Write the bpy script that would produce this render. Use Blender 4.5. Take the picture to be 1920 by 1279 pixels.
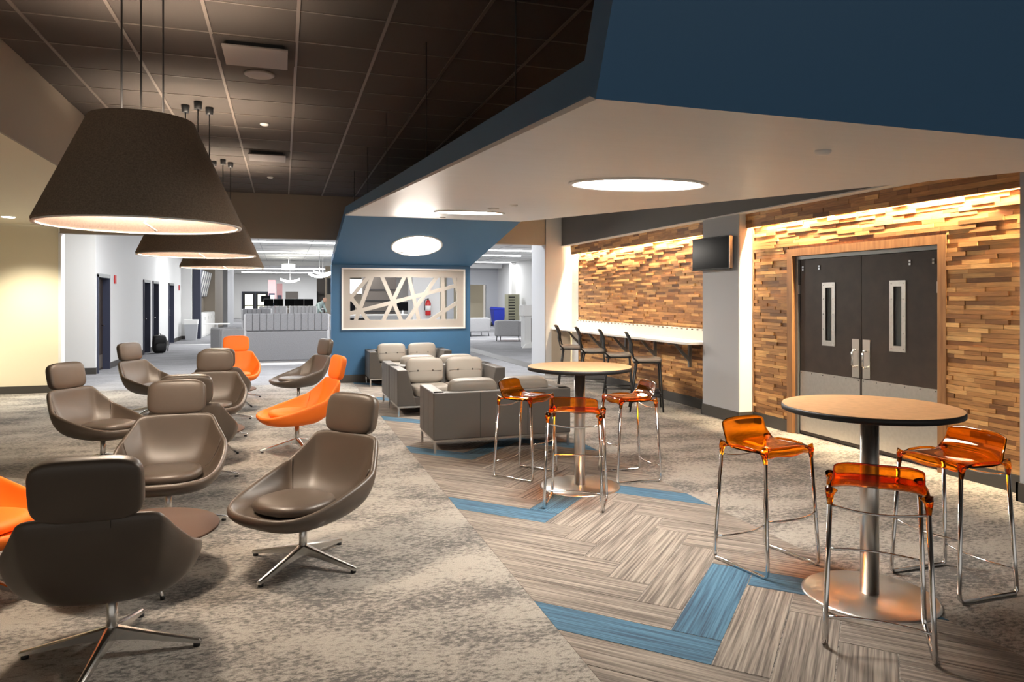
import bpy, bmesh, math, random
from mathutils import Vector, Matrix
random.seed(7)
for o in list(bpy.data.objects): bpy.data.objects.remove(o)
SC = bpy.context.scene
COL = SC.collection
PI = math.pi

# ------------------------------------------------------------------ camera
YAW = math.radians(17.88)
cd = bpy.data.cameras.new('camera'); cam = bpy.data.objects.new('camera', cd); COL.objects.link(cam)
cam.location = (0, 0, 1.65); cam.rotation_euler = (PI/2, 0, -YAW)
cd.sensor_width = 36; cd.lens = 1330/1920*36; cd.shift_y = -80.5/1920; cd.clip_end = 200
SC.camera = cam
# ------------------------------------------------------------------ world + exposure
w = bpy.data.worlds.new('world'); SC.world = w; w.use_nodes = True
w.node_tree.nodes['Background'].inputs[0].default_value = (1.0, 0.93, 0.85, 1)
w.node_tree.nodes['Background'].inputs[1].default_value = 0.25
SC.view_settings.view_transform = 'Standard'; SC.view_settings.look = 'None'
SC.view_settings.exposure = 1.22; SC.view_settings.gamma = 1.0; SC.view_settings.use_curve_mapping = False
WARM = (1.0, 0.84, 0.66); NEUT = (1.0, 0.92, 0.82); COOL = (0.97, 0.98, 1.0)

# ------------------------------------------------------------------ materials
MATS = {}
def nodes(name):
    m = bpy.data.materials.new(name); m.use_nodes = True
    nt = m.node_tree; b = nt.nodes['Principled BSDF']; MATS[name] = m
    return m, nt, b
def N(nt, t, **kw):
    n = nt.nodes.new(t)
    for k, v in kw.items(): setattr(n, k, v)
    return n
def plain(name, col, rough=0.6, metal=0.0, var=0.0, scale=8.0, bump=0.0, bscale=200.0, **ex):
    m, nt, b = nodes(name)
    b.inputs['Base Color'].default_value = (*col, 1); b.inputs['Roughness'].default_value = rough; b.inputs['Metallic'].default_value = metal
    for k, v in ex.items(): b.inputs[k.replace('_', ' ')].default_value = v
    tc = N(nt, 'ShaderNodeTexCoord')
    if var > 0:
        nz = N(nt, 'ShaderNodeTexNoise'); nz.inputs['Scale'].default_value = scale; nz.inputs['Detail'].default_value = 4
        nt.links.new(tc.outputs['Object'], nz.inputs['Vector'])
        r = N(nt, 'ShaderNodeValToRGB')
        r.color_ramp.elements[0].position = 0.3; r.color_ramp.elements[1].position = 0.7
        r.color_ramp.elements[0].color = (*[c*(1-var) for c in col], 1); r.color_ramp.elements[1].color = (*[min(1, c*(1+var)) for c in col], 1)
        nt.links.new(nz.outputs['Fac'], r.inputs['Fac']); nt.links.new(r.outputs['Color'], b.inputs['Base Color'])
    if bump > 0:
        nb = N(nt, 'ShaderNodeTexNoise'); nb.inputs['Scale'].default_value = bscale; nb.inputs['Detail'].default_value = 2
        nt.links.new(tc.outputs['Object'], nb.inputs['Vector'])
        bp = N(nt, 'ShaderNodeBump'); bp.inputs['Strength'].default_value = bump; bp.inputs['Distance'].default_value = 0.002
        nt.links.new(nb.outputs['Fac'], bp.inputs['Height']); nt.links.new(bp.outputs['Normal'], b.inputs['Normal'])
    return m
def emit(name, col, s):
    m, nt, b = nodes(name)
    b.inputs['Base Color'].default_value = (*col, 1); b.inputs['Emission Color'].default_value = (*col, 1); b.inputs['Emission Strength'].default_value = s
    return m

plain('white_paint', (0.74, 0.74, 0.73), 0.6, bump=0.08)
plain('grey_paint', (0.42, 0.43, 0.45), 0.6, bump=0.08)
plain('taupe_and_dim_beige', (0.30, 0.255, 0.205), 0.6, bump=0.08)  # brown wall colour; also stands in for the unlit beige header
plain('beige_paint', (0.58, 0.49, 0.38), 0.6, bump=0.08)
plain('soffit_grey', (0.17, 0.165, 0.16), 0.6)
plain('cream_paint', (0.80, 0.73, 0.56), 0.6, bump=0.08)
plain('blue_paint', (0.042, 0.14, 0.28), 0.5, bump=0.06)
plain('baseboard', (0.055, 0.05, 0.045), 0.5)
plain('black_metal', (0.015, 0.015, 0.016), 0.4)
plain('black_plastic', (0.012, 0.012, 0.013), 0.55)
plain('navy_frame', (0.035, 0.04, 0.07), 0.45)
plain('dark_door', (0.030, 0.019, 0.014), 0.5, var=0.25, scale=6)
plain('door_grey', (0.12, 0.10, 0.085), 0.45)
plain('metal_frame', (0.22, 0.23, 0.23), 0.4, 0.6)
plain('steel', (0.60, 0.59, 0.57), 0.35, 0.9, var=0.05, scale=30)
plain('chrome', (0.75, 0.75, 0.75), 0.12, 1.0)
plain('aluminium', (0.66, 0.65, 0.63), 0.25, 1.0)
plain('brushed', (0.70, 0.675, 0.64), 0.30, 1.0)
plain('leather', (0.088, 0.067, 0.052), 0.40, bump=0.12, bscale=350, var=0.06, scale=5)
plain('orange_fabric', (0.95, 0.185, 0.006), 0.6, bump=0.15, bscale=400)
plain('table_brown', (0.085, 0.046, 0.030), 0.65, Specular_IOR_Level=0.25)
plain('laminate', (0.50, 0.30, 0.155), 0.42, var=0.10, scale=25)
plain('sofa_grey', (0.083, 0.075, 0.068), 0.5, bump=0.1, bscale=350)
plain('cushion_light', (0.27, 0.245, 0.215), 0.5, bump=0.1, bscale=300)
plain('cushion_mid', (0.06, 0.054, 0.05), 0.5)
plain('grey_fabric', (0.19, 0.19, 0.198), 0.85, var=0.15, scale=60)
plain('grey_fabric_light', (0.42, 0.42, 0.43), 0.85, var=0.12, scale=60)
plain('seat_pad', (0.36, 0.33, 0.29), 0.7)
plain('counter_white', (0.82, 0.80, 0.76), 0.3)
plain('felt_dark', (0.20, 0.155, 0.115), 0.95, var=0.25, scale=120)
plain('felt_light', (0.58, 0.48, 0.42), 0.9, var=0.12, scale=90)
plain('white_trim', (0.85, 0.84, 0.82), 0.5)
plain('window_frame', (0.40, 0.37, 0.335), 0.55)
plain('tile_dark', (0.062, 0.050, 0.043), 0.9, var=0.35, scale=160, bump=0.3, bscale=260)
plain('grid_dark', (0.16, 0.13, 0.11), 0.5)
plain('tile_white', (0.72, 0.72, 0.71), 0.8)
plain('diffuser', (0.20, 0.17, 0.155), 0.5)
plain('red', (0.55, 0.02, 0.02), 0.4)
plain('bin_blue', (0.02, 0.04, 0.42), 0.5)
plain('paper', (0.8, 0.8, 0.78), 0.7)
plain('olive', (0.33, 0.32, 0.22), 0.6)
plain('skin', (0.55, 0.33, 0.24), 0.6)
plain('shirt', (0.45, 0.56, 0.55), 0.8)
plain('khaki', (0.42, 0.36, 0.24), 0.8)
plain('screen', (0.006, 0.006, 0.007), 0.2, Specular_IOR_Level=0.04)
plain('orange_glass', (1.0, 0.27, 0.006), 0.04, Transmission_Weight=1.0, IOR=1.35)
plain('glass', (0.75, 0.8, 0.8), 0.05, Transmission_Weight=0.9, IOR=1.1)
emit('disc_light', NEUT, 32.0)
emit('pendant_light', WARM, 115.0)
emit('led_warm', (1.0, 0.78, 0.50), 400.0)
emit('led_cool', COOL, 6.0)
emit('lamp_glow', (1.0, 0.97, 0.88), 6.0)
emit('bright_screen', (0.75, 0.88, 1.0), 1.5)
emit('lit_glass', (1.0, 0.96, 0.70), 1.0)

def canopy_mat():
    m, nt, b = nodes('canopy_white'); b.inputs['Base Color'].default_value = (0.74, 0.72, 0.70, 1)
    tc = N(nt, 'ShaderNodeTexCoord'); mp = N(nt, 'ShaderNodeMapping'); mp.inputs['Scale'].default_value = (0.7, 9.0, 1)
    nz = N(nt, 'ShaderNodeTexNoise'); nz.inputs['Scale'].default_value = 2.2; nz.inputs['Detail'].default_value = 5
    nt.links.new(tc.outputs['Object'], mp.inputs['Vector']); nt.links.new(mp.outputs['Vector'], nz.inputs['Vector'])
    mr = N(nt, 'ShaderNodeMapRange'); mr.inputs['To Min'].default_value = 0.30; mr.inputs['To Max'].default_value = 0.62
    nt.links.new(nz.outputs['Fac'], mr.inputs['Value']); nt.links.new(mr.outputs['Result'], b.inputs['Roughness'])
    bp = N(nt, 'ShaderNodeBump'); bp.inputs['Strength'].default_value = 0.22; bp.inputs['Distance'].default_value = 0.01
    nt.links.new(nz.outputs['Fac'], bp.inputs['Height']); nt.links.new(bp.outputs['Normal'], b.inputs['Normal'])
canopy_mat()

def carpet_mat(name, c0, c1, c2):
    m, nt, b = nodes(name); b.inputs['Roughness'].default_value = 0.95
    tc = N(nt, 'ShaderNodeTexCoord'); mp = N(nt, 'ShaderNodeMapping'); mp.inputs['Scale'].default_value = (0.7, 1.3, 1); mp.inputs['Rotation'].default_value = (0, 0, 0.6)
    nt.links.new(tc.outputs['Object'], mp.inputs['Vector'])
    def noise(sc, det, ro, src):
        n = N(nt, 'ShaderNodeTexNoise'); n.inputs['Scale'].default_value = sc; n.inputs['Detail'].default_value = det; n.inputs['Roughness'].default_value = ro
        nt.links.new(src, n.inputs['Vector']); return n.outputs['Fac']
    big = noise(1.7, 6, .68, mp.outputs['Vector']); fine = noise(34, 6, .75, mp.outputs['Vector']); f = noise(190, 2, .5, tc.outputs['Object'])
    a1 = N(nt, 'ShaderNodeMath', operation='MULTIPLY_ADD'); nt.links.new(big, a1.inputs[0]); a1.inputs[1].default_value = 0.75; nt.links.new(fine, a1.inputs[2])
    r = N(nt, 'ShaderNodeValToRGB'); e = r.color_ramp.elements
    e[0].position = 0.775; e[0].color = (*c0, 1); e[1].position = 0.94; e[1].color = (*c2, 1); k = e.new(0.85); k.color = (*c1, 1)
    nt.links.new(a1.outputs[0], r.inputs['Fac'])
    mr = N(nt, 'ShaderNodeMapRange'); mr.inputs['From Min'].default_value = 0.3; mr.inputs['From Max'].default_value = 0.7; mr.inputs['To Min'].default_value = 0.75; mr.inputs['To Max'].default_value = 1.2
    nt.links.new(f, mr.inputs['Value'])
    mx = N(nt, 'ShaderNodeMix', data_type='RGBA', blend_type='MULTIPLY'); mx.inputs['Factor'].default_value = 1
    nt.links.new(r.outputs['Color'], mx.inputs['A']); nt.links.new(mr.outputs['Result'], mx.inputs['B'])
    nt.links.new(mx.outputs['Result'], b.inputs['Base Color'])
    bp = N(nt, 'ShaderNodeBump'); bp.inputs['Strength'].default_value = 0.35; bp.inputs['Distance'].default_value = 0.004
    nt.links.new(f, bp.inputs['Height']); nt.links.new(bp.outputs['Normal'], b.inputs['Normal'])
carpet_mat('carpet', (0.105, 0.099, 0.094), (0.22, 0.203, 0.183), (0.345, 0.32, 0.285))
carpet_mat('carpet_far', (0.20, 0.20, 0.21), (0.24, 0.24, 0.25), (0.28, 0.28, 0.29))

def plank_mat(name, ang, lo, mid, hi):
    m, nt, b = nodes(name); b.inputs['Roughness'].default_value = 0.95
    tc = N(nt, 'ShaderNodeTexCoord'); oi = N(nt, 'ShaderNodeObjectInfo')
    mp = N(nt, 'ShaderNodeMapping'); mp.inputs['Rotation'].default_value = (0, 0, ang)
    nt.links.new(tc.outputs['Object'], mp.inputs['Vector'])
    mp2 = N(nt, 'ShaderNodeMapping'); mp2.inputs['Scale'].default_value = (1.6, 75, 1)
    nt.links.new(mp.outputs['Vector'], mp2.inputs['Vector'])
    ml = N(nt, 'ShaderNodeMath', operation='MULTIPLY'); ml.inputs[1].default_value = 40
    nt.links.new(oi.outputs['Random'], ml.inputs[0])
    cb = N(nt, 'ShaderNodeCombineXYZ'); nt.links.new(ml.outputs[0], cb.inputs['Z'])
    ad = N(nt, 'ShaderNodeVectorMath', operation='ADD'); nt.links.new(mp2.outputs['Vector'], ad.inputs[0]); nt.links.new(cb.outputs['Vector'], ad.inputs[1])
    a = N(nt, 'ShaderNodeTexNoise'); a.inputs['Scale'].default_value = 1.0; a.inputs['Detail'].default_value = 3; a.inputs['Roughness'].default_value = 0.6
    nt.links.new(ad.outputs['Vector'], a.inputs['Vector'])
    r = N(nt, 'ShaderNodeValToRGB'); e = r.color_ramp.elements
    e[0].position = 0.36; e[0].color = (*lo, 1); e[1].position = 0.64; e[1].color = (*hi, 1); k = e.new(0.5); k.color = (*mid, 1)
    nt.links.new(a.outputs['Fac'], r.inputs['Fac'])
    nt.links.new(r.outputs['Color'], b.inputs['Base Color'])
    bp = N(nt, 'ShaderNodeBump'); bp.inputs['Strength'].default_value = 0.4; bp.inputs['Distance'].default_value = 0.003
    nt.links.new(a.outputs['Fac'], bp.inputs['Height']); nt.links.new(bp.outputs['Normal'], b.inputs['Normal'])
for nm, ang in (('p', PI/4), ('q', -PI/4)):
    plank_mat('plank_grey_'+nm, ang, (0.11, 0.092, 0.08), (0.215, 0.185, 0.16), (0.34, 0.30, 0.255))
    plank_mat('plank_blue_'+nm, ang, (0.035, 0.07, 0.115), (0.055, 0.135, 0.215), (0.085, 0.20, 0.30))

def wood_mat():
    m, nt, b = nodes('wood_strip'); b.inputs['Roughness'].default_value = 0.5
    oi = N(nt, 'ShaderNodeObjectInfo'); at = N(nt, 'ShaderNodeAttribute', attribute_name='tone')
    s = N(nt, 'ShaderNodeMath', operation='ADD'); nt.links.new(oi.outputs['Random'], s.inputs[0]); nt.links.new(at.outputs['Fac'], s.inputs[1])
    fr = N(nt, 'ShaderNodeMath', operation='FRACT'); nt.links.new(s.outputs[0], fr.inputs[0])
    r = N(nt, 'ShaderNodeValToRGB'); e = r.color_ramp.elements
    e[0].position = 0.0; e[0].color = (0.16, 0.068, 0.024, 1); e[1].position = 1.0; e[1].color = (0.72, 0.43, 0.17, 1)
    for p, c in ((0.2, (0.27, 0.122, 0.042)), (0.5, (0.43, 0.21, 0.073)), (0.8, (0.58, 0.31, 0.112))):
        k = e.new(p); k.color = (*c, 1)
    nt.links.new(fr.outputs[0], r.inputs['Fac'])
    geo = N(nt, 'ShaderNodeNewGeometry'); mp = N(nt, 'ShaderNodeMapping'); mp.inputs['Scale'].default_value = (1, 4, 60)
    nt.links.new(geo.outputs['Position'], mp.inputs['Vector'])
    nz = N(nt, 'ShaderNodeTexNoise'); nz.inputs['Scale'].default_value = 1.5; nz.inputs['Detail'].default_value = 5; nz.inputs['Distortion'].default_value = 0.8
    nt.links.new(mp.outputs['Vector'], nz.inputs['Vector'])
    mr = N(nt, 'ShaderNodeMapRange'); mr.inputs['From Min'].default_value = 0.3; mr.inputs['From Max'].default_value = 0.7; mr.inputs['To Min'].default_value = 0.72; mr.inputs['To Max'].default_value = 1.2
    nt.links.new(nz.outputs['Fac'], mr.inputs['Value'])
    mx = N(nt, 'ShaderNodeMix', data_type='RGBA', blend_type='MULTIPLY'); mx.inputs['Factor'].default_value = 1
    nt.links.new(r.outputs['Color'], mx.inputs['A']); nt.links.new(mr.outputs['Result'], mx.inputs['B'])
    nt.links.new(mx.outputs['Result'], b.inputs['Base Color'])
wood_mat()
def casing_mat():
    m, nt, b = nodes('wood_casing'); b.inputs['Roughness'].default_value = 0.45
    geo = N(nt, 'ShaderNodeTexCoord'); mp = N(nt, 'ShaderNodeMapping'); mp.inputs['Scale'].default_value = (20, 20, 2)
    nt.links.new(geo.outputs['Object'], mp.inputs['Vector'])
    nz = N(nt, 'ShaderNodeTexNoise'); nz.inputs['Scale'].default_value = 1.5; nz.inputs['Detail'].default_value = 5
    nt.links.new(mp.outputs['Vector'], nz.inputs['Vector'])
    r = N(nt, 'ShaderNodeValToRGB'); e = r.color_ramp.elements
    e[0].position = 0.3; e[0].color = (0.22, 0.10, 0.038, 1); e[1].position = 0.7; e[1].color = (0.36, 0.18, 0.07, 1)
    nt.links.new(nz.outputs['Fac'], r.inputs['Fac']); nt.links.new(r.outputs['Color'], b.inputs['Base Color'])
casing_mat()

# ------------------------------------------------------------------ mesh helpers
class MB:
    def __init__(s): s.v = []; s.f = []; s.sm = []
    def add(s, vs, fs, smooth=False):
        b = len(s.v); s.v += [tuple(p) for p in vs]
        for f in fs: s.f.append(tuple(i+b for i in f)); s.sm.append(smooth)
        return s
    def box(s, x0, x1, y0, y1, z0, z1):
        return s.add([(x0,y0,z0),(x1,y0,z0),(x1,y1,z0),(x0,y1,z0),(x0,y0,z1),(x1,y0,z1),(x1,y1,z1),(x0,y1,z1)],
              [(0,3,2,1),(4,5,6,7),(0,1,5,4),(1,2,6,5),(2,3,7,6),(3,0,4,7)])
    def prism(s, poly, axis, a, b):
        # poly: list of 2D points; axis 0/1/2 = extrusion axis, other two in order
        def P(p, h):
            if axis == 0: return (h, p[0], p[1])
            if axis == 1: return (p[0], h, p[1])
            return (p[0], p[1], h)
        n = len(poly); vs = [P(p, a) for p in poly] + [P(p, b) for p in poly]
        fs = [tuple(range(n-1, -1, -1)), tuple(range(n, 2*n))] + [(i, (i+1) % n, n+(i+1) % n, n+i) for i in range(n)]
        return s.add(vs, fs)
    def lathe(s, prof, n=32, cx=0, cy=0, smooth=True, closed=False):
        vs = []; m = len(prof)
        for i in range(n):
            a = 2*PI*i/n
            for r, z in prof: vs.append((cx+r*math.cos(a), cy+r*math.sin(a), z))
        fs = []
        mm = m if closed else m-1
        for i in range(n):
            j = (i+1) % n
            for k in range(mm):
                k2 = (k+1) % m
                fs.append((i*m+k, j*m+k, j*m+k2, i*m+k2))
        s.add(vs, fs, smooth)
        if not closed:
            b = len(s.v)-n*m
            for k in (0, m-1):
                if prof[k][0] > 1e-6:
                    ring = tuple(b+i*m+k for i in range(n)); s.f.append(ring if k else ring[::-1]); s.sm.append(False)
        return s
    def tube(s, pts, r, n=8, closed=False):
        pts = [Vector(p) for p in pts]; m = len(pts); vs = []
        rr = r if isinstance(r, (list, tuple)) else [r]*m
        up = None
        for i, p in enumerate(pts):
            if closed: t = pts[(i+1) % m]-pts[i-1]
            else: t = pts[min(i+1, m-1)]-pts[max(i-1, 0)]
            t.normalize()
            if up is None:
                up = Vector((0, 0, 1)) if abs(t.z) < 0.9 else Vector((1, 0, 0))
            a = t.cross(up); a.normalize(); up2 = a.cross(t); up = up2
            for k in range(n):
                an = 2*PI*k/n; vs.append(p+(a*math.cos(an)+up2*math.sin(an))*rr[i])
        fs = []
        for i in range(m if closed else m-1):
            j = (i+1) % m
            for k in range(n): fs.append((i*n+k, i*n+(k+1) % n, j*n+(k+1) % n, j*n+k))
        s.add(vs, fs, True)
        if not closed:
            b = len(s.v)-m*n
            s.f.append(tuple(b+k for k in range(n))[::-1]); s.sm.append(False)
            s.f.append(tuple(b+(m-1)*n+k for k in range(n))); s.sm.append(False)
        return s
    def loft(s, rings, closed=True, cap0=True, cap1=True, smooth=True):
        n = len(rings[0]); b = len(s.v); fs = []
        vs = [p for r in rings for p in r]
        for i in range(len(rings)-1):
            for k in range(n if closed else n-1):
                k2 = (k+1) % n
                fs.append((i*n+k, i*n+k2, (i+1)*n+k2, (i+1)*n+k))
        s.add(vs, fs, smooth)
        if cap0: s.f.append(tuple(b+k for k in range(n))[::-1]); s.sm.append(smooth)
        if cap1: s.f.append(tuple(b+(len(rings)-1)*n+k for k in range(n))); s.sm.append(smooth)
        return s
    def mesh(s, name):
        me = bpy.data.meshes.new(name); me.from_pydata(s.v, [], s.f); me.update()
        for p, q in zip(me.polygons, s.sm): p.use_smooth = q
        bm = bmesh.new(); bm.from_mesh(me); bmesh.ops.recalc_face_normals(bm, faces=bm.faces); bm.to_mesh(me); bm.free()
        return me
    def build(s, name, mat, parent=None, loc=(0,0,0), rz=0, bevel=0, subsurf=0):
        me = s.mesh(name); me.materials.append(MATS[mat])
        return link(name, me, parent, loc, rz, bevel, subsurf)
def link(name, me, parent=None, loc=(0,0,0), rz=0, bevel=0, subsurf=0):
    o = bpy.data.objects.new(name, me); COL.objects.link(o); o.parent = parent; o.location = loc; o.rotation_euler = (0, 0, rz)
    if bevel:
        md = o.modifiers.new('bevel', 'BEVEL'); md.width = bevel; md.segments = 2; md.limit_method = 'ANGLE'
    if subsurf:
        md = o.modifiers.new('sub', 'SUBSURF'); md.levels = subsurf; md.render_levels = subsurf
    return o
def box(name, mat, x0, x1, y0, y1, z0, z1, parent=None, bevel=0):
    return MB().box(x0, x1, y0, y1, z0, z1).build(name, mat, parent, bevel=bevel)
def empty(name, loc=(0,0,0), rz=0):
    o = bpy.data.objects.new(name, None); COL.objects.link(o); o.location = loc; o.rotation_euler = (0, 0, rz); o.empty_display_size = 0.1
    return o
def tag(o, label, cat, group=None, kind=None):
    o['label'] = label; o['category'] = cat
    if group: o['group'] = group
    if kind: o['kind'] = kind
    return o
def struct(o, label=None, cat=None):
    o['kind'] = 'structure'
    if label: o['label'] = label
    if cat: o['category'] = cat
    return o
def copy_tree(o, parent=None):
    c = o.copy(); COL.objects.link(c); c.parent = parent
    for ch in list(o.children): copy_tree(ch, c)
    return c
def rot_to(fu, fv):            # rotation about z so local +y points to (fu, fv)
    return math.atan2(-fu, fv)
def rbox(mb, cx, cy, cz, sx, sy, sz, p=4, nu=20, nv=10, tilt=0):
    # superellipsoid pillow, half sizes sx, sy, sz
    def sg(c, e): return math.copysign(abs(c)**e, c)
    rings = []
    for i in range(nv+1):
        ph = -PI/2+PI*i/nv; ring = []
        cz_, cr = sg(math.sin(ph), 2/p), abs(math.cos(ph))**(2/p)
        for k in range(nu):
            th = 2*PI*k/nu
            x, y, z = sx*cr*sg(math.cos(th), 2/p), sy*cr*sg(math.sin(th), 2/p), sz*cz_
            if tilt: y, z = y*math.cos(tilt)-z*math.sin(tilt), y*math.sin(tilt)+z*math.cos(tilt)
            ring.append((cx+x, cy+y, cz+z))
        rings.append(ring)
    return mb.loft(rings)
def area_light(name, parent, loc, sx, sy, power, col, rot=(0,0,0), shape='RECTANGLE'):
    l = bpy.data.lights.new(name, 'AREA'); l.shape = shape; l.size = sx; l.size_y = sy; l.energy = power; l.color = col
    o = bpy.data.objects.new(name, l); COL.objects.link(o); o.parent = parent; o.location = loc; o.rotation_euler = rot
    return o

# ================================================================== SETTING
ZC = 3.62
VH = 14.15            # plane of the header / blue wall
# floors
floor = struct(box('floor', 'carpet', -9, 7, -3, VH+0.1, -0.06, 0), 'mottled grey beige carpet floor of the lounge', 'floor')
floor_far = struct(box('floor_hall', 'carpet_far', -14, 14, VH+0.1, 66, -0.06, 0), 'plain grey carpet floor of the hall behind the blue wall', 'floor')
box('carpet_band', 'baseboard', 5.5, 5.95, VH+1.0, 26, 0, 0.003, floor_far)
box('threshold_strip', 'white_trim', -3.8, 12, 27.4, 27.55, 0, 0.004, floor_far)
# herringbone carpet planks
U0, U1 = 1.30, 3.24
def clip(poly, ax, val, keep_greater):
    out = []
    for i in range(len(poly)):
        a, b = poly[i-1], poly[i]
        ia = (a[ax] >= val) == keep_greater; ib = (b[ax] >= val) == keep_greater
        if ia != ib:
            t = (val-a[ax])/(b[ax]-a[ax]); out.append((a[0]+(b[0]-a[0])*t, a[1]+(b[1]-a[1])*t))
        if ib: out.append(b)
    return out
R2 = math.sqrt(0.5)
def plank(p0, p1, q0, q1, mat):
    g = 0.003
    pq = [(p0+g, q0+g), (p1-g, q0+g), (p1-g, q1-g), (p0+g, q1-g)]
    uv = [((p+q)*R2, (q-p)*R2) for p, q in pq]
    for ax, val, k in ((0, U0, True), (0, U1, False), (1, 0.4, True), (1, VH-0.02, False)):
        if len(uv) >= 3: uv = clip(uv, ax, val, k)
    if len(uv) < 3: return
    ar = abs(sum(uv[i-1][0]*uv[i][1]-uv[i][0]*uv[i-1][1] for i in range(len(uv))))/2
    if ar < 0.004: return
    MB().prism(uv, 2, -0.002, 0.002).build('carpet_plank', mat, floor)
for i in range(-10, 34):
    s = 0.25*i; c = 'blue' if i % 6 == 0 else 'grey'
    plank(-1.655-s, -0.655-s, 3.243+s, 3.493+s, 'plank_%s_p' % c)
    plank(-0.905-s, -0.655-s, 3.493+s, 4.493+s, 'plank_%s_q' % c)
    plank(-0.655-s, 0.345-s, 4.243+s, 4.493+s, 'plank_%s_p' % c)
# ceiling with tiles and grid
ceil = struct(box('ceiling', 'tile_dark', -2.1, 6.3, -3, VH+0.2, ZC+0.03, ZC+0.1), 'dark acoustic tile ceiling with exposed grid', 'ceiling')
tile_me = MB().box(-0.5, 0.5, -0.5, 0.5, -0.5, 0.5).mesh('ceiling_tile'); tile_me.materials.append(MATS['tile_dark'])
us = [-2.05] + [0.10+0.61*k for k in range(-3, 10)] + [5.68]
vs_ = [5.08+0.61*k for k in range(-6, 15)] + [VH]
for i in range(len(us)-1):
    for j in range(len(vs_)-1):
        a, b, c, d = us[i], us[i+1], vs_[j], vs_[j+1]
        if b-a < 0.12 or d-c < 0.12: continue
        t = link('ceiling_tile', tile_me, ceil, ((a+b)/2, (c+d)/2, ZC+0.014)); t.scale = (b-a-0.012, d-c-0.012, 0.022)
for u in us[1:-1]: box('ceiling_grid_bar', 'grid_dark', u-0.012, u+0.012, 1.3, VH, ZC-0.006, ZC+0.03, ceil)
for v in vs_[:-1]: box('ceiling_cross_bar', 'grid_dark', -2.05, 5.68, v-0.006, v+0.006, ZC-0.002, ZC+0.03, ceil)
# left soffit with lower cream ceiling
sof = struct(box('soffit_left', 'cream_paint', -9, -2.07, -3, VH+0.05, 2.92, ZC+0.1), 'lower cream ceiling with taupe fascia beside the dark tiles', 'soffit')
box('fascia', 'taupe_and_dim_beige', -2.07, -2.05, -3, VH+0.05, 2.92, ZC+0.03, sof)
# header wall above the opening
hd = struct(box('wall_header', 'taupe_and_dim_beige', -3.7, 3.6, VH, VH+0.2, 2.78, ZC+0.1), 'beige header wall above the wide opening to the hall, coloured taupe as unlit', 'wall')  # header is beige throughout; taupe puts the dim light into its colour
hr = struct(box('wall_header_right', 'beige_paint', 3.6, 5.32, VH, VH+0.2, 2.78, ZC+0.1), 'beige header above the opening beside the counter', 'wall')
we = struct(box('wall_end', 'white_paint', 5.32, 6.3, VH, VH+0.84, 0, ZC+0.1), 'white end wall beside the wood counter wall', 'wall')
box('cool_lit_face', 'grey_paint', 5.30, 5.32, VH, VH+0.84, 0, ZC, we)  # grey skin stands in for cool hall light on the white wall's side
box('light_switch', 'white_trim', 5.80, 5.87, VH-0.012, VH, 1.95, 2.15, we)
box('wall_lining', 'beige_paint', 5.45, 5.93, VH-0.01, VH, 0.0, 0.98, we)
# cream wall on the left
wc = struct(box('wall_back_left', 'cream_paint', -9, -3.74, VH+0.1, VH+0.3, 0, 2.95), 'cream painted wall beside the white hall corner', 'wall')
box('wall_jamb', 'white_paint', -3.74, -3.70, VH+0.08, VH+0.32, 0, 2.8, wc)
box('baseboard', 'baseboard', -9, -3.74, VH+0.085, VH+0.1, 0, 0.13, wc)

# ------------------------------------------------ right wall with wood strips
UW = 5.93
strip_me = MB().box(-0.5, 0.5, -0.5, 0.5, -0.5, 0.5).mesh('wood_strip'); strip_me.materials.append(MATS['wood_strip'])
def strips(parent, v0, v1, z0, z1, face, hole=None, limit=300, h=0.041, lmin=0.16, lmax=0.46, dmax=0.030):
    rows = []
    z = z0
    while z < z1-0.01:
        zz = min(z+h, z1); v = v0-random.random()*0.3
        while v < v1:
            L = random.uniform(lmin, lmax); a, b = max(v, v0), min(v+L, v1); v += L
            if b-a < 0.03: continue
            segs = [(a, b)]
            if hole and zz > hole[2]-1e-3 and z < hole[3]-1e-3:
                segs = []
                if a < hole[0]: segs.append((a, min(b, hole[0])))
                if b > hole[1]: segs.append((max(a, hole[1]), b))
            for (p, q) in segs:
                if q-p > 0.02: rows.append((p, q, z, zz, random.uniform(0.003, dmax)))
        z += h
    rows.sort(key=lambda r: r[0])          # nearest to the camera first
    for p, q, a, b, d in rows[:limit]:
        o = link('wood_strip', strip_me, parent, (face-d/2+0.002, (p+q)/2, (a+b)/2)); o.scale = (d+0.004, q-p-0.002, b-a-0.002)
    rest = rows[limit:]
    if rest:
        mb = MB(); tones = []
        for p, q, a, b, d in rest:
            mb.box(face-d, face+0.002, p+0.001, q-0.001, a+0.001, b-0.001); tones += [random.random()]*6
        me = mb.mesh('wood_strips_far'); me.materials.append(MATS['wood_strip'])
        at = me.attributes.new('tone', 'FLOAT', 'FACE')
        for k, t in enumerate(tones): at.data[k].value = t
        o = link('wood_strips_far', me, parent); o['kind'] = 'stuff'
    return len(rows)
wr = struct(box('wall_right_counter', 'wood_casing', UW, UW+0.3, 8.75, VH, 0, ZC+0.1), 'wall of stacked wood strips behind the white counter', 'wall')
n1 = strips(wr, 8.8, 13.75, 0.15, 2.64, UW)
box('edge_trim', 'wood_casing', UW-0.02, UW, 13.75, 13.78, 0.15, 2.6, wr)
box('wall_margin', 'white_paint', UW-0.012, UW, 13.78, VH, 0.15, 2.6, wr)
box('baseboard', 'baseboard', UW-0.03, UW, 8.8, VH, 0, 0.15, wr)
DV0, DV1, DZ = 5.15, 7.19, 2.17      # metal frame outer
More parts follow.
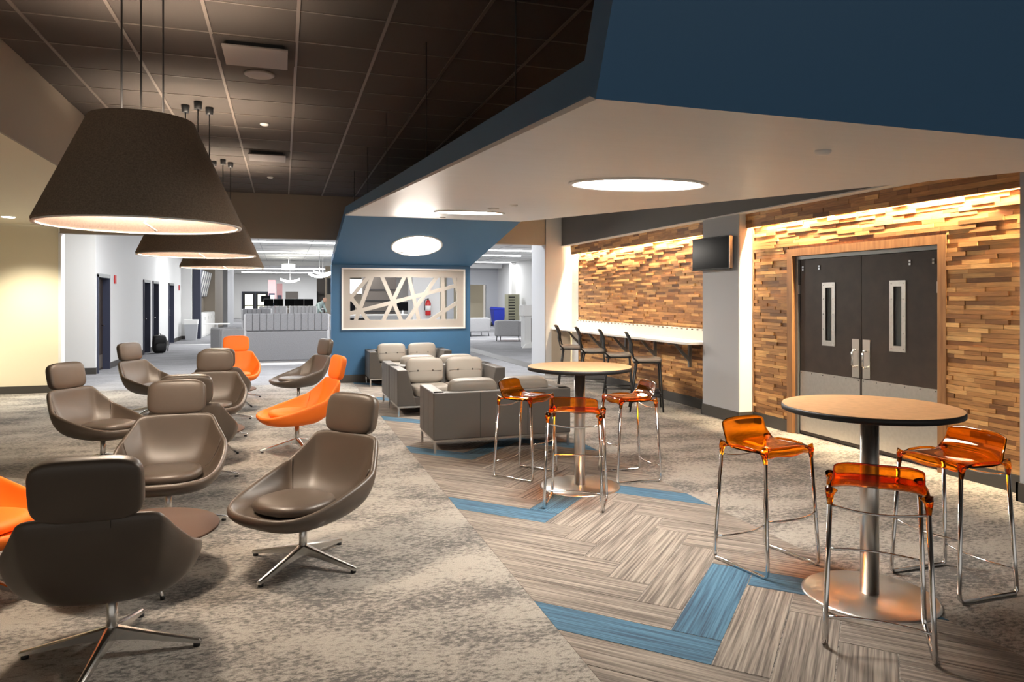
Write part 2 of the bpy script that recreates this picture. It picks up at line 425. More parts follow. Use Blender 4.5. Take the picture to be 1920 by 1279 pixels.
wd = struct(MB().box(UW, UW+0.3, 4.2, DV0-0.01, 0, ZC+0.1).box(UW, UW+0.3, DV1+0.01, 8.75, 0, ZC+0.1).box(UW, UW+0.3, DV0-0.01, DV1+0.01, DZ+0.01, ZC+0.1).build('wall_right_door', 'wood_casing'), 'wall of stacked wood strips around the double door', 'wall')
n2 = strips(wd, 4.2, 7.94, 0.15, 2.64, UW, hole=(5.07, 7.27, 0, 2.25))
print('strips', n1, n2)
box('edge_trim', 'wood_casing', UW-0.025, UW, 7.92, 7.95, 0.15, 2.6, wd)
box('baseboard', 'baseboard', UW-0.03, UW, 4.2, 5.07, 0, 0.15, wd)
box('baseboard', 'baseboard', UW-0.03, UW, 7.27, 7.96, 0, 0.15, wd)
for a, b, nm in ((5.07, 5.16, 's'), (7.18, 7.27, 's')): box('door_casing', 'wood_casing', UW-0.03, UW+0.06, a, b, 0, 2.25, wd)
box('door_casing', 'wood_casing', UW-0.03, UW+0.06, 5.16, 7.18, 2.16, 2.25, wd)
# valances hiding the LED strips
for nm, a, b, lab in (('trim_1', 8.80, 13.95, 'wood strip valance above the counter wall with hidden light'), ('trim_2', 3.4, 7.96, 'wood strip valance above the double door with hidden light')):
    va = struct(box(nm, 'wood_casing', 5.815, 5.84, a, b, 2.57, 2.77), lab, 'valance')
    strips(va, a, b, 2.572, 2.768, 5.815, h=0.049, dmax=0.012)
    led = tag(box('led_strip', 'led_warm', 5.85, 5.885, a+0.05, b-0.05, 2.70, 2.71), 'warm light strip hidden behind the '+('counter wall valance' if nm == 'trim_1' else 'door wall valance'), 'light', 'valance light strips')
    box('led_channel', 'metal_frame', 5.845, 5.89, a+0.04, b-0.04, 2.712, 2.76, led)
# grey soffit above
sg = struct(box('soffit_right', 'soffit_grey', 5.68, 6.3, -3, VH, 2.77, ZC+0.03), 'dark grey soffit running above the wood wall', 'soffit')
box('soffit_edge', 'white_paint', 5.665, 5.83, 3.4, VH, 2.755, 2.77, sg)
# columns
def column(v0, v1, name, lab):
    c = struct(box(name, 'grey_paint', 5.70, UW, v0, v1, 0, 2.76), lab, 'column')
    box('column_return', 'white_paint', 5.71, UW, v0-0.004, v0, 0.15, 2.76, c)
    MB().box(5.68, 5.70, v0-0.02, v1+0.02, 0, 0.15).box(5.68, UW, v0-0.024, v0-0.004, 0, 0.15).box(5.68, UW, v1, v1+0.02, 0, 0.15).build('baseboard', 'baseboard', c)
column(7.96, 8.80, 'column_grey', 'grey painted column carrying the television')
column(3.3, 4.22, 'column_edge', 'grey painted column beside the wood door wall')

# ------------------------------------------------ rest of the room shell
struct(box('wall_right_near', 'grey_paint', UW, UW+.3, -3, 4.2, 0, ZC+.1), 'grey wall continuing beyond the wood door wall', 'wall')
struct(box('wall_left', 'cream_paint', -9.2, -9, -3, 17.6, 0, ZC+.1), 'cream side wall of the lounge', 'wall')
# ------------------------------------------------ double door
struct(box('dark_backing_box', 'door_grey', UW+.13, 7.6, 4.9, 7.45, -.01, 2.4), 'closed dark box added behind the double door to keep its panes dark', 'wall')  # added box, shuts out background light so the door panes look dark
door = struct(empty('door_1', (UW+0.04, 6.17, 0)), 'dark brown double door with steel kick plates and narrow windows', 'door')
box('door_frame', 'metal_frame', -0.02, 0.08, -1.01, -0.965, 0, 2.16, door)
box('door_frame', 'metal_frame', -0.02, 0.08, 0.965, 1.01, 0, 2.16, door)
box('door_frame', 'metal_frame', -0.02, 0.08, -0.965, 0.965, 2.115, 2.16, door)
for sgn in (-1, 1):
    y0, y1 = (0.004, 0.96) if sgn > 0 else (-0.96, -0.004)
    yc = (y0+y1)/2+sgn*0.0
    la, lb = yc-0.05, yc+0.05
    mb = MB().box(0.01, 0.055, y0, la, 0.012, 2.11).box(0.01, 0.055, lb, y1, 0.012, 2.11).box(0.01, 0.055, la, lb, 0.012, 1.16).box(0.01, 0.055, la, lb, 1.77, 2.11)
    leaf = mb.build('door_leaf', 'dark_door', door)
    box('kick_plate', 'steel', 0.004, 0.010, y0+0.01, y1-0.01, 0.05, 0.77, leaf)
    fr = MB()
    for (p, q, a, b) in ((la-0.05, la, 1.10, 1.83), (lb, lb+0.05, 1.10, 1.83), (la, lb, 1.10, 1.16), (la, lb, 1.77, 1.83)): fr.box(0.0, 0.010, p, q, a, b)
    fr.build('window_trim', 'steel', leaf)
    sc = MB()
    for a in (1.13, 1.29, 1.465, 1.64, 1.80):
        for p in (la-0.025, lb+0.025): sc.box(-0.003, 0.0, p-0.006, p+0.006, a-0.006, a+0.006)
    for a in [y0+0.03+(y1-y0-0.06)*k/5 for k in range(6)]: sc.box(0.001, 0.004, a-0.006, a+0.006, 0.745, 0.757)
    for p in (yc+sgn*0.42, yc+sgn*0.15): sc.box(0.0, 0.010, p-0.012, p+0.012, 1.98, 2.003).box(0.0, 0.010, p-0.012, p+0.012, 2.01, 2.033)
    sc.build('screws', 'chrome', leaf)
    box('window_pane', 'glass', 0.028, 0.034, la, lb, 1.16, 1.77, leaf)
    hy = sgn*0.075
    hp = box('pull_plate', 'brushed', 0.002, 0.010, hy-0.05, hy+0.05, 0.78, 1.20, leaf)
    for a in (0.88, 1.04):
        box('hinge', 'steel', -0.012, 0.01, sgn*0.968-0.014, sgn*0.968+0.014, a*1.0-0.62 if a < 0.9 else 1.70, (a-0.62+0.11) if a < 0.9 else 1.81, door)
    MB().tube([(0.004, hy, 0.90), (-0.03, hy, 0.90), (-0.045, hy, 0.92), (-0.045, hy, 1.06), (-0.03, hy, 1.08), (0.004, hy, 1.08)], 0.011).build('pull_handle', 'chrome', door)

# ------------------------------------------------ blue canopy ribbon
UA, UB = 0.93, 3.66
rib = struct(empty('wall_blue_ribbon', (0, 0, 0)), 'blue wall folding up into a suspended canopy with pale underside', 'wall')
def slab(name, mat, a, b, ua0, ub0, ua1, ub1, t0, t1, side_n):
    # ribbon segment from profile point a=(v,z) to b, thickness t along side_n
    n = Vector(side_n)
    def q(p, u, off): return (u, p[0]+n[0]*off, p[1]+n[1]*off)
    vs = [q(a, ua0, t0), q(a, ub0, t0), q(b, ub1, t0), q(b, ua1, t0), q(a, ua0, t1), q(a, ub0, t1), q(b, ub1, t1), q(b, ua1, t1)]
    return MB().add(vs, [(0,3,2,1),(4,5,6,7),(0,1,5,4),(1,2,6,5),(2,3,7,6),(3,0,4,7)]).build(name, mat, rib)
PW, PT, PN, PF = (VH, 2.30), (12.05, 3.02), (2.02, 2.27), (1.40, 3.60)
T = 0.14
# window opening in blue wall
WU0, WU1, WZ0, WZ1 = 1.08, 3.55, 1.03, 2.24
wb = MB()
wb.box(0.89, WU0, VH, VH+0.22, 0, 2.30).box(WU1, UB, VH, VH+0.22, 0, 2.30).box(WU0, WU1, VH, VH+0.22, 0, WZ0).box(WU0, WU1, VH, VH+0.22, WZ1, 2.30)
wb.build('blue_wall', 'blue_paint', rib)
box('baseboard', 'baseboard', 0.87, UB+0.02, VH-0.015, VH, 0, 0.15, rib)
# sloped panel, long underside, front panel
def seg_n(a, b):
    d = Vector((b[0]-a[0], b[1]-a[1])); d.normalize(); return (-d.y, d.x) if True else None
n1_ = seg_n(PT, PW); n1_ = (abs(n1_[0]), abs(n1_[1]))
slab('sloped_panel', 'blue_paint', PW, PT, 0.89, UB, 0.98, 4.05, 0.0, T, n1_)
slab('canopy_underside', 'canopy_white', PT, PN, 0.98, 4.05, 0.93, 3.75, 0.0, 0.02, (0.075*-1, 1.0))
slab('canopy_edge', 'blue_paint', PT, PN, 0.975, 4.055, 0.925, 3.755, 0.0205, T, (-0.075, 1.0))
slab('front_panel', 'blue_paint', PN, PF, 0.925, 3.755, 0.925, 3.755, 0.0, T, (0.906, 0.422))
# left edge facing to hide panel thickness differences
# framed cut-out screen in the blue wall
win = struct(empty('window_1', ((WU0+WU1)/2, VH, (WZ0+WZ1)/2)), 'white framed interior window with crossing diagonal slats in the blue wall', 'window')
hw, hh = (WU1-WU0)/2, (WZ1-WZ0)/2
fo = MB()
for (a, b, c, d) in ((-hw, hw, hh-0.03, hh), (-hw, hw, -hh, -hh+0.03), (-hw, -hw+0.03, -hh+0.03, hh-0.03), (hw-0.03, hw, -hh+0.03, hh-0.03)): fo.box(a, b, -0.03, 0.22, c, d)
fo.build('window_casing', 'white_trim', win)
def zc(x, y): return (-hw+(x-105)/1240*2*hw, hh-(y-122)/616*2*hh)
x0, z1_ = zc(187, 212); x1, z0_ = zc(1260, 642)
fp = MB()
i_ = 0.03
for (a, b, c, d) in ((-hw+i_, x0, -hh+i_, hh-i_), (x1, hw-i_, -hh+i_, hh-i_), (x0, x1, z1_, hh-i_), (x0, x1, -hh+i_, z0_)): fp.box(a, b, 0.0, 0.035, c, d)
fp.build('screen_border', 'window_frame', win)
bars = [((372,205),(188,425)), ((402,205),(240,650)), ((188,405),(362,650)), ((180,577),(1265,290)), ((498,205),(690,650)), ((722,205),(512,650)),
        ((766,205),(868,650)), ((1048,205),(752,650)), ((1112,205),(1119,650)), ((985,650),(1265,470)), ((1228,205),(1268,345))]
def clipbar(pa, pb, wd_):
    a, b = Vector(pa), Vector(pb); d = (b-a).normalized(); n = Vector((-d.y, d.x))*wd_/2
    a2, b2 = a-d*0.06, b+d*0.06
    poly = [tuple(a2-n), tuple(b2-n), tuple(b2+n), tuple(a2+n)]
    for ax, val, k in ((0, x0-0.01, True), (0, x1+0.01, False), (1, z0_-0.01, True), (1, z1_+0.01, False)):
        if len(poly) >= 3: poly = clip(poly, ax, val, k)
    return poly
for k, (p, q) in enumerate(bars):
    poly = clipbar(zc(*p), zc(*q), 0.075)
    if len(poly) >= 3: MB().prism(poly, 1, 0.002+0.0004*k, 0.033-0.0004*k).build('slat', 'window_frame', win)

# round recessed lights in the canopy
def disc_light(u, v, z, tilt, lab):
    o = tag(empty('round_ceiling_light', (u, v, z)), lab, 'ceiling light', 'round canopy lights'); o.rotation_euler = (tilt, 0, 0)
    MB().lathe([(0.44, -0.004), (0.47, -0.010), (0.485, -0.004), (0.485, 0.006), (0.44, 0.006)], 48, closed=True).build('trim_ring', 'white_trim', o)
    MB().lathe([(0.0, -0.002), (0.44, -0.002), (0.44, 0.006), (0.0, 0.006)], 48, smooth=False).build('diffuser', 'disc_light', o)
    return o
slope = math.atan(0.0748)
def zcan(v): return 2.27+(v-2.02)*0.07478
disc_light(2.38, 4.5, zcan(4.5)-0.006, slope, 'large round flush light in canopy underside above the bar tables')
disc_light(2.42, 9.4, zcan(9.4)-0.006, slope, 'round flush light in canopy underside above the sofas')
sl2 = math.atan2(2.30-3.02, VH-12.05)
fr_ = 0.46; disc_light(2.38, 12.05+(VH-12.05)*(1-fr_)-0.003, 3.02+(2.30-3.02)*(1-fr_)-0.008, sl2, 'round light set in the sloped blue panel')
def puck(u, v, z, r, lab, mat='white_trim', tilt=0, nm='ceiling_sensor'):
    o = tag(MB().lathe([(0, -0.018), (r*0.7, -0.018), (r, -0.006), (r, 0.004), (0, 0.004)], 24).build(nm, mat), lab, 'sensor', None)
    o.location = (u, v, z); o.rotation_euler = (tilt, 0, 0); return o
def on_canopy(px, py):
    k = (px-960)/1330; c, s = math.cos(YAW), math.sin(YAW)
    # ray u=(c k+s)D v=(-s k+c)D z=1.65+(559-py)/1330 D
    a = (559-py)/1330; D = (2.27-2.02*0.07478-1.65)/(a-0.07478*(-s*k+c)); return (c*k+s)*D, (-s*k+c)*D
for px, py, r, lab in ((1543, 282, 0.035, 'small white sprinkler cap in canopy near the blue front panel'), (963, 384, 0.045, 'tiny white sensor in the canopy beside the middle round light'), (925, 391, 0.07, 'small white sensor box in the canopy by the middle round light'), (830, 407, 0.05, 'tiny white sprinkler cap at the canopy fold')):
    u, v = on_canopy(px, py); puck(u, v, zcan(v)-0.003, r, lab, tilt=slope)
puck(2.15, 13.47, 2.53, 0.05, 'tiny white sprinkler cap on the sloped blue panel', tilt=sl2)
# suspension wires of the canopy
for k, (u, v) in enumerate(((1.05, 3.2), (1.05, 5.4), (1.05, 7.6), (1.05, 9.4), (1.05, 11.2), (3.6, 4.5), (3.6, 9.0))):
    tag(MB().tube([(u, v, zcan(v)+0.12), (u, v, ZC)], 0.004, 6).build('suspension_wire', 'black_metal'), 'thin dark wire holding the blue canopy ' + ['just behind its front panel', 'above the bar tables', 'above the loveseat turned away', 'above the middle loveseats', 'just before its sloped panel', 'on the door side above the near round light', 'on the counter side above the middle round light'][k], 'wire', 'canopy suspension wires')

# ------------------------------------------------ ceiling fittings
def diffuser(u, v, lab):
    o = tag(empty('air_diffuser', (u, v, ZC)), lab, 'vent', 'ceiling air diffusers')
    box('diffuser_panel', 'diffuser', -0.24, 0.24, -0.24, 0.24, -0.06, -0.045, o, bevel=0.004)
    box('diffuser_neck', 'black_metal', -0.20, 0.20, -0.20, 0.20, -0.045, 0.0, o)
    MB().prism([(-0.3,-0.3),(0.3,-0.3),(0.3,0.3),(-0.3,0.3)], 2, -0.006, 0.0).build('diffuser_frame', 'tile_dark', o)
diffuser(-0.205, 6.0, 'square metal air diffuser in the dark ceiling near the large shade')
diffuser(-0.205, 10.26, 'square metal air diffuser in the dark ceiling near the header wall')
o = tag(MB().lathe([(0, -0.006), (0.10, -0.008), (0.115, -0.014), (0.13, -0.006), (0.13, 0.002), (0, 0.002)], 32).build('ceiling_speaker', 'diffuser'), 'round ceiling speaker in a dark tile beside the diffuser', 'speaker'); o.location = (-0.2, 6.62, ZC)
puck(-0.2, 8.5, ZC, 0.05, 'small white sprinkler in the dark ceiling above the middle pendant', 'white_trim')
puck(-0.2, 12.2, ZC, 0.05, 'small white sprinkler in the dark ceiling near the header', 'white_trim')
puck(-4.0, 11.5, 2.92, 0.06, 'small white sprinkler cap in the cream lower ceiling')
# downlights for the cream wall
for k, (u, v) in enumerate(((-4.1, 13.0), (-6.2, 13.0))):
    o = tag(MB().lathe([(0, 0.0), (0.07, 0.0), (0.09, -0.006), (0.09, 0.004), (0, 0.004)], 24).build('downlight', 'lamp_glow'), ['small recessed downlight in the cream ceiling beside the wall corner', 'small recessed downlight in the cream ceiling away from the corner'][k], 'light', 'cream ceiling downlights')
    o.location = (u, v, 2.92)
    l = bpy.data.lights.new('downlight_lamp', 'SPOT'); l.energy = 210; l.color = (1.0, 0.90, 0.70); l.spot_size = math.radians(95); l.spot_blend = 0.9; l.shadow_soft_size = 0.07
    lo = bpy.data.objects.new('downlight_lamp', l); COL.objects.link(lo); lo.parent = o; lo.location = (0, 0, -0.03); lo.rotation_euler = (0.3, 0, 0)

# ------------------------------------------------ pendants
def pendant(u, v, lab):
    o = tag(empty('pendant_lamp', (u, v, 0)), lab, 'pendant lamp', 'felt cone pendant lamps')
    zb, zt, rb, rt = 2.085, 2.72, 0.56, 0.285
    MB().lathe([(rb, zb), (rb+0.004, zb+0.02), (rt+0.004, zt), (rt-0.008, zt), (rb-0.008, zb)], 64, closed=True).build('shade', 'felt_dark', o)
    MB().lathe([(rb-0.010, zb), (rt-0.010, zt-0.01), (rt-0.016, zt-0.01), (rb-0.018, zb)], 64, closed=True).build('shade_lining', 'felt_light', o)
    MB().lathe([(rb-0.022, zb-0.003), (rb+0.002, zb-0.004), (rb+0.002, zb+0.004), (rb-0.022, zb+0.004)], 64, closed=True).build('rim_trim', 'white_trim', o)
    sp = MB()
    for k in range(3):
        a = 0.5+2*PI*k/3
        sp.tube([(0.03*math.cos(a), 0.03*math.sin(a), 2.30), (0.49*math.cos(a), 0.49*math.sin(a), 2.20)], 0.005, 6)
    sp.build('spokes', 'white_trim', o)
    MB().lathe([(0, 2.40), (0.16, 2.40), (0.16, 2.42), (0, 2.42)], 32, smooth=False).build('light_panel', 'pendant_light', o)
    MB().lathe([(0, 2.27), (0.03, 2.27), (0.03, 2.40), (0, 2.40)], 16).build('stem', 'white_trim', o)
    MB().tube([(0.0, 0.0, 2.28), (0.05, -0.03, 2.18), (0.02, -0.05, 2.10), (0.09, -0.06, 2.05)], 0.006, 6).build('cord_end', 'white_trim', o)
    for k in range(3):
        a = 0.65+2*PI*k/3
        MB().tube([(0.13*math.cos(a), 0.13*math.sin(a), 2.42), (0.13*math.cos(a), 0.13*math.sin(a), ZC-0.06)], 0.006, 6).build('cable', 'black_metal', o)
        MB().lathe([(0.035, ZC-0.075), (0.04, ZC-0.005), (0.04, ZC), (0.0, ZC)], 16, cx=0.13*math.cos(a), cy=0.13*math.sin(a)).build('cable_canopy', 'black_metal', o)
    return o
pendant(-0.81, 4.76, 'large dark felt cone pendant with open lit underside, biggest shade')
pendant(-0.83, 7.87, 'dark felt cone pendant hanging behind the biggest shade')
pendant(-0.83, 10.98, 'dark felt cone pendant closest to the header wall')

# ================================================================== LOUNGE CHAIRS
def catmull(P, n, closed=True):
    out = []; m = len(P)
    for i in range(m):
        p0, p1, p2, p3 = (Vector(P[(i+k-1) % m]) for k in range(4))
        for j in range(n):
            t = j/n
            out.append(0.5*((2*p1)+(-p0+p2)*t+(2*p0-5*p1+4*p2-p3)*t*t+(-p0+3*p1-3*p2+p3)*t*t*t))
    return out
def make_chair(mat, nm):
    root = empty(nm)
    half = [(0, .40, .385), (.15, .39, .386), (.27, .33, .395), (.335, .21, .42), (.366, .05, .465), (.375, -.10, .51), (.37, -.20, .545), (.355, -.245, .575), (.31, -.315, .645), (.272, -.372, .712), (.245, -.390, .732), (.19, -.402, .740), (0, -.41, .746)]
    full = half + [(-x, y, z) for x, y, z in half[-2:0:-1]]
    rim = catmull(full, 3)
    def ring(f): return [tuple(f(p)) for p in rim]
    def S(p):
        a = math.atan2(p.y-.03, p.x); return Vector((.20*math.cos(a), .05+.20*math.sin(a), .355))
    def out(p):
        n = Vector((p.x, p.y-.02, 0)); n.normalize(); return n
    def bez(a, c, b, t): return a*(1-t)**2+c*2*t*(1-t)+b*t*t
    def inner(t):
        def f(p):
            s = S(p); e = p-out(p)*.022; c = Vector((s.x+(e.x-s.x)*.72, s.y+(e.y-s.y)*.72, .355)); return bez(s, c, e, t)
        return f
    def outer(t):
        def f(p):
            e = p+out(p)*.018+Vector((0, 0, -.012)); a = math.atan2(p.y-.03, p.x)
            b = Vector((.11*math.cos(a), .0+.11*math.sin(a), .275)); c = Vector((e.x*.97, e.y*.97, .272+.12*(e.z-.38))); return bez(e, c, b, t)
        return f
    rings = [ring(lambda p: Vector((S(p).x*.5, .05+(S(p).y-.05)*.5, .352))), ring(inner(0)), ring(inner(.25)), ring(inner(.5)), ring(inner(.75)), ring(inner(.93)), ring(inner(1.0)),
             ring(lambda p: p-out(p)*.010+Vector((0, 0, .013))), ring(lambda p: p+out(p)*.010+Vector((0, 0, .011))),
             ring(outer(0)), ring(outer(.12)), ring(outer(.35)), ring(outer(.6)), ring(outer(.8)), ring(outer(1))]
    MB().loft(rings).build('shell', mat, root, subsurf=1)
    for sx in (-1, 1):                       # stitched seam between back and arm
        ix = min(range(len(rim)), key=lambda k: (rim[k]-Vector((sx*.355, -.245, .575))).length)
        MB().tube([tuple(Vector(inner(t)(rim[ix]))+Vector((-sx*.004, .004, .002))) for t in (.35, .5, .65, .8, .92, 1.0)], .0035, 6).build('seam', mat, root)
    # seat cushion
    rr = []
    for k, (s, z) in enumerate(((.80, .360), (.97, .376), (1.0, .402), (.96, .422), (.80, .434), (.4, .440))):
        rr.append([(s*.235*math.copysign(abs(math.cos(a))**.8, math.cos(a)), .07+s*.225*math.copysign(abs(math.sin(a))**.8, math.sin(a)), z) for a in [2*PI*i/32 for i in range(32)]])
    MB().loft(rr).build('seat_cushion', mat, root)
    mb = MB(); rbox(mb, 0, -.445, .873, .210, .046, .136, p=4.2, nu=40, nv=16, tilt=.20); mb.build('headrest', mat, root)
    box('headrest_bracket', mat, -.08, .08, -.43, -.412, .70, .77, root)
    MB().lathe([(0, .06), (.028, .06), (.025, .15), (.025, .29), (0, .29)], 20).build('column', 'aluminium', root)
    for k in range(4):
        a = k*PI/2+.05; c, s = math.cos(a), math.sin(a)
        rg = []
        for d, w_, zt, h_ in ((.015, .026, .125, .06), (.12, .021, .098, .04), (.27, .017, .062, .028), (.385, .014, .036, .02), (.395, .010, .032, .014)):
            rg.append([(c*d-s*y, s*d+c*y, z) for y, z in ((-w_, zt-h_), (w_, zt-h_), (w_*.9, zt-.006), (w_*.4, zt), (-w_*.4, zt), (-w_*.9, zt-.006))])
        lg = MB().loft(rg, smooth=False).build('leg', 'aluminium', root)
        MB().lathe([(0, 0), (.016, 0), (.016, .017), (0, .017)], 12, cx=c*.372, cy=s*.372).build('glide', 'black_plastic', lg)
    return root
brown = make_chair('leather', 'lounge_chair'); orange = make_chair('orange_fabric', 'lounge_chair')
used = set()
def place_chair(kind, u, v, fu, fv, lab, base=0.0):
    src = brown if kind == 'b' else orange
    o = src if kind not in used else copy_tree(src); used.add(kind)
    o.location = (u, v, 0); o.rotation_euler = (0, 0, rot_to(fu, fv)); tag(o, lab, 'chair', 'swivel lounge chairs around low tables')
    for ch in o.children:
        if ch.name.startswith('leg'): ch.rotation_euler = (0, 0, base)
CH = [('b', -.758, 3.72, 0, 1, 'brown leather swivel chair turned toward the blue wall side, under the largest pendant', -.2),
      ('b', -.79, 5.65, 0, -1, 'brown leather swivel chair facing the first one across the table under the largest pendant'),
      ('b', .117, 4.59, -.73, -.68, 'brown leather swivel chair standing alone beside the striped planks, turned to the largest pendant', .07),
      ('o', -1.66, 4.69, .86, -.49, 'orange swivel chair at the low table under the largest pendant'),
      ('b', -.78, 7.0, 0, 1, 'brown leather swivel chair with its dark back turned, behind the facing brown chair'),
      ('b', -.80, 9.02, 0, -1, 'brown leather swivel chair facing the middle low table, in front of another headrest'),
      ('o', .145, 8.1, -.962, -.215, 'orange swivel chair in profile beside the middle low table'),
      ('b', -1.69, 7.89, .846, -.535, 'brown leather swivel chair beside the cream wall corner, turned toward the middle table'),
      ('b', -.80, 10.3, 0, 1, 'brown leather swivel chair with back turned, mostly hidden behind a facing brown chair'),
      ('o', -.74, 12.5, .05, -1, 'orange swivel chair facing the lounge in front of the grey high-back sofa'),
      ('b', .227, 11.48, -.917, -.398, 'brown leather swivel chair next to the blue wall corner, turned to the last low table'),
      ('b', -1.74, 11.24, .846, -.535, 'brown leather swivel chair near the white hall wall and backpack')]
for c in CH: place_chair(*c)
# low round side tables
def side_table(u, v, rz, lab):
    o = tag(empty('side_table', (u, v, 0), rz), lab, 'table', 'low round side tables')
    MB().lathe([(0, .282), (.40, .282), (.42, .290), (.42, .298), (.415, .302), (0, .302)], 48).build('table_top', 'table_brown', o)
    MB().lathe([(0, .24), (.05, .24), (.06, .282), (0, .282)], 20).build('hub', 'chrome', o)
    for k in range(3):
        a = 2*PI*k/3
        lg = MB().tube([(.05*math.cos(a), .05*math.sin(a), .28), (.37*math.cos(a), .37*math.sin(a), .012)], [.016, .012], 10).build('leg', 'chrome', o)
        MB().lathe([(0, 0), (.013, 0), (.013, .02), (0, .02)], 10, cx=.37*math.cos(a), cy=.37*math.sin(a)).build('foot', 'black_plastic', lg)
side_table(-.785, 4.62, math.radians(-65), 'low round brown table under the largest pendant between brown chairs')
side_table(-.80, 7.90, math.radians(23), 'low round brown table beside the orange chair in profile')
side_table(-.80, 11.3, math.radians(22), 'low round brown table in front of the far orange chair')

# ================================================================== SOFAS
def make_sofa():
    o = empty('loveseat'); W = .78; Dp = .78; zb, zt = .15, .65
    # local: front = +y, back at y=0
    MB().prism([(0, zb), (0, zt), (.13, zt), (.20, zb+.12), (.20, zb)], 0, -W+.004, W-.004).build('backrest', 'sofa_grey', o, bevel=.012)
    for s in (-1, 1):
        pl = [(s*W, zb), (s*W, zt), (s*(W-.14), zt), (s*(W-.26), zb+.02), (s*(W-.26), zb)]
        MB().prism(pl, 1, .006, Dp).build('arm', 'sofa_grey', o, bevel=.012)
        for k in (.27, .52): box('arm_seam', 'cushion_mid', s*(W+.0005)-.001, s*(W+.0005)+.001, k, k+.004, zb+.01, zt-.01, o)
    for x in (-.27, .27): box('back_seam', 'black_plastic', x-.002, x+.002, -.0015, .0, zb+.01, zt-.01, o)
    box('seat_deck', 'sofa_grey', -W+.2, W-.2, .19, Dp-.03, zb, .27, o, bevel=.01)
    for s in (-1, 1):
        mb = MB(); rbox(mb, s*.265, .47, .335, .262, .30, .075, p=7, nu=28, nv=10); mb.build('seat_cushion', 'cushion_light', o)
        mb = MB(); rbox(mb, s*.30, .235, .585, .275, .085, .185, p=5, nu=28, nv=12, tilt=.20)
        bc = mb.build('back_cushion', 'cushion_light', o)
        for t in (-.11, .11):
            mb = MB(); rbox(mb, s*.30+t, .318, .592, .016, .008, .016, p=2, nu=10, nv=6); mb.build('button', 'sofa_grey', bc)
        box('cushion_seam', 'cushion_mid', s*.30-.24, s*.30+.24, .312, .321, .586, .589, bc)
    rl = MB()
    for a in (.02, Dp-.04): rl.box(-W+.01, W-.01, a, a+.022, zb-.025, zb)
    for a in (-W+.01, W-.032): rl.box(a, a+.022, .02, Dp-.02, zb-.025, zb)
    rl.build('base_rail', 'aluminium', o)
    for x in (-W+.01, W-.035):
        for y in (.02, Dp-.045): box('leg', 'aluminium', x, x+.025, y, y+.025, 0, zb-.02, o)
    return o
sofa = make_sofa(); first = True
for u, v, r, lab in ((2.28, 7.34, 0, 'grey loveseat with its plain back to the bar tables'), (2.28, 10.58, PI, 'grey loveseat with pale buttoned cushions facing the loveseat turned away'),
                     (2.28, 10.64, 0, 'grey loveseat hidden back to back behind the front facing loveseat'), (2.30, VH-.06, PI, 'grey loveseat with pale cushions against the blue wall')):
    o = sofa if first else copy_tree(sofa); first = False
    o.location = (u, v, 0); o.rotation_euler = (0, 0, r); tag(o, lab, 'sofa', 'grey loveseats')

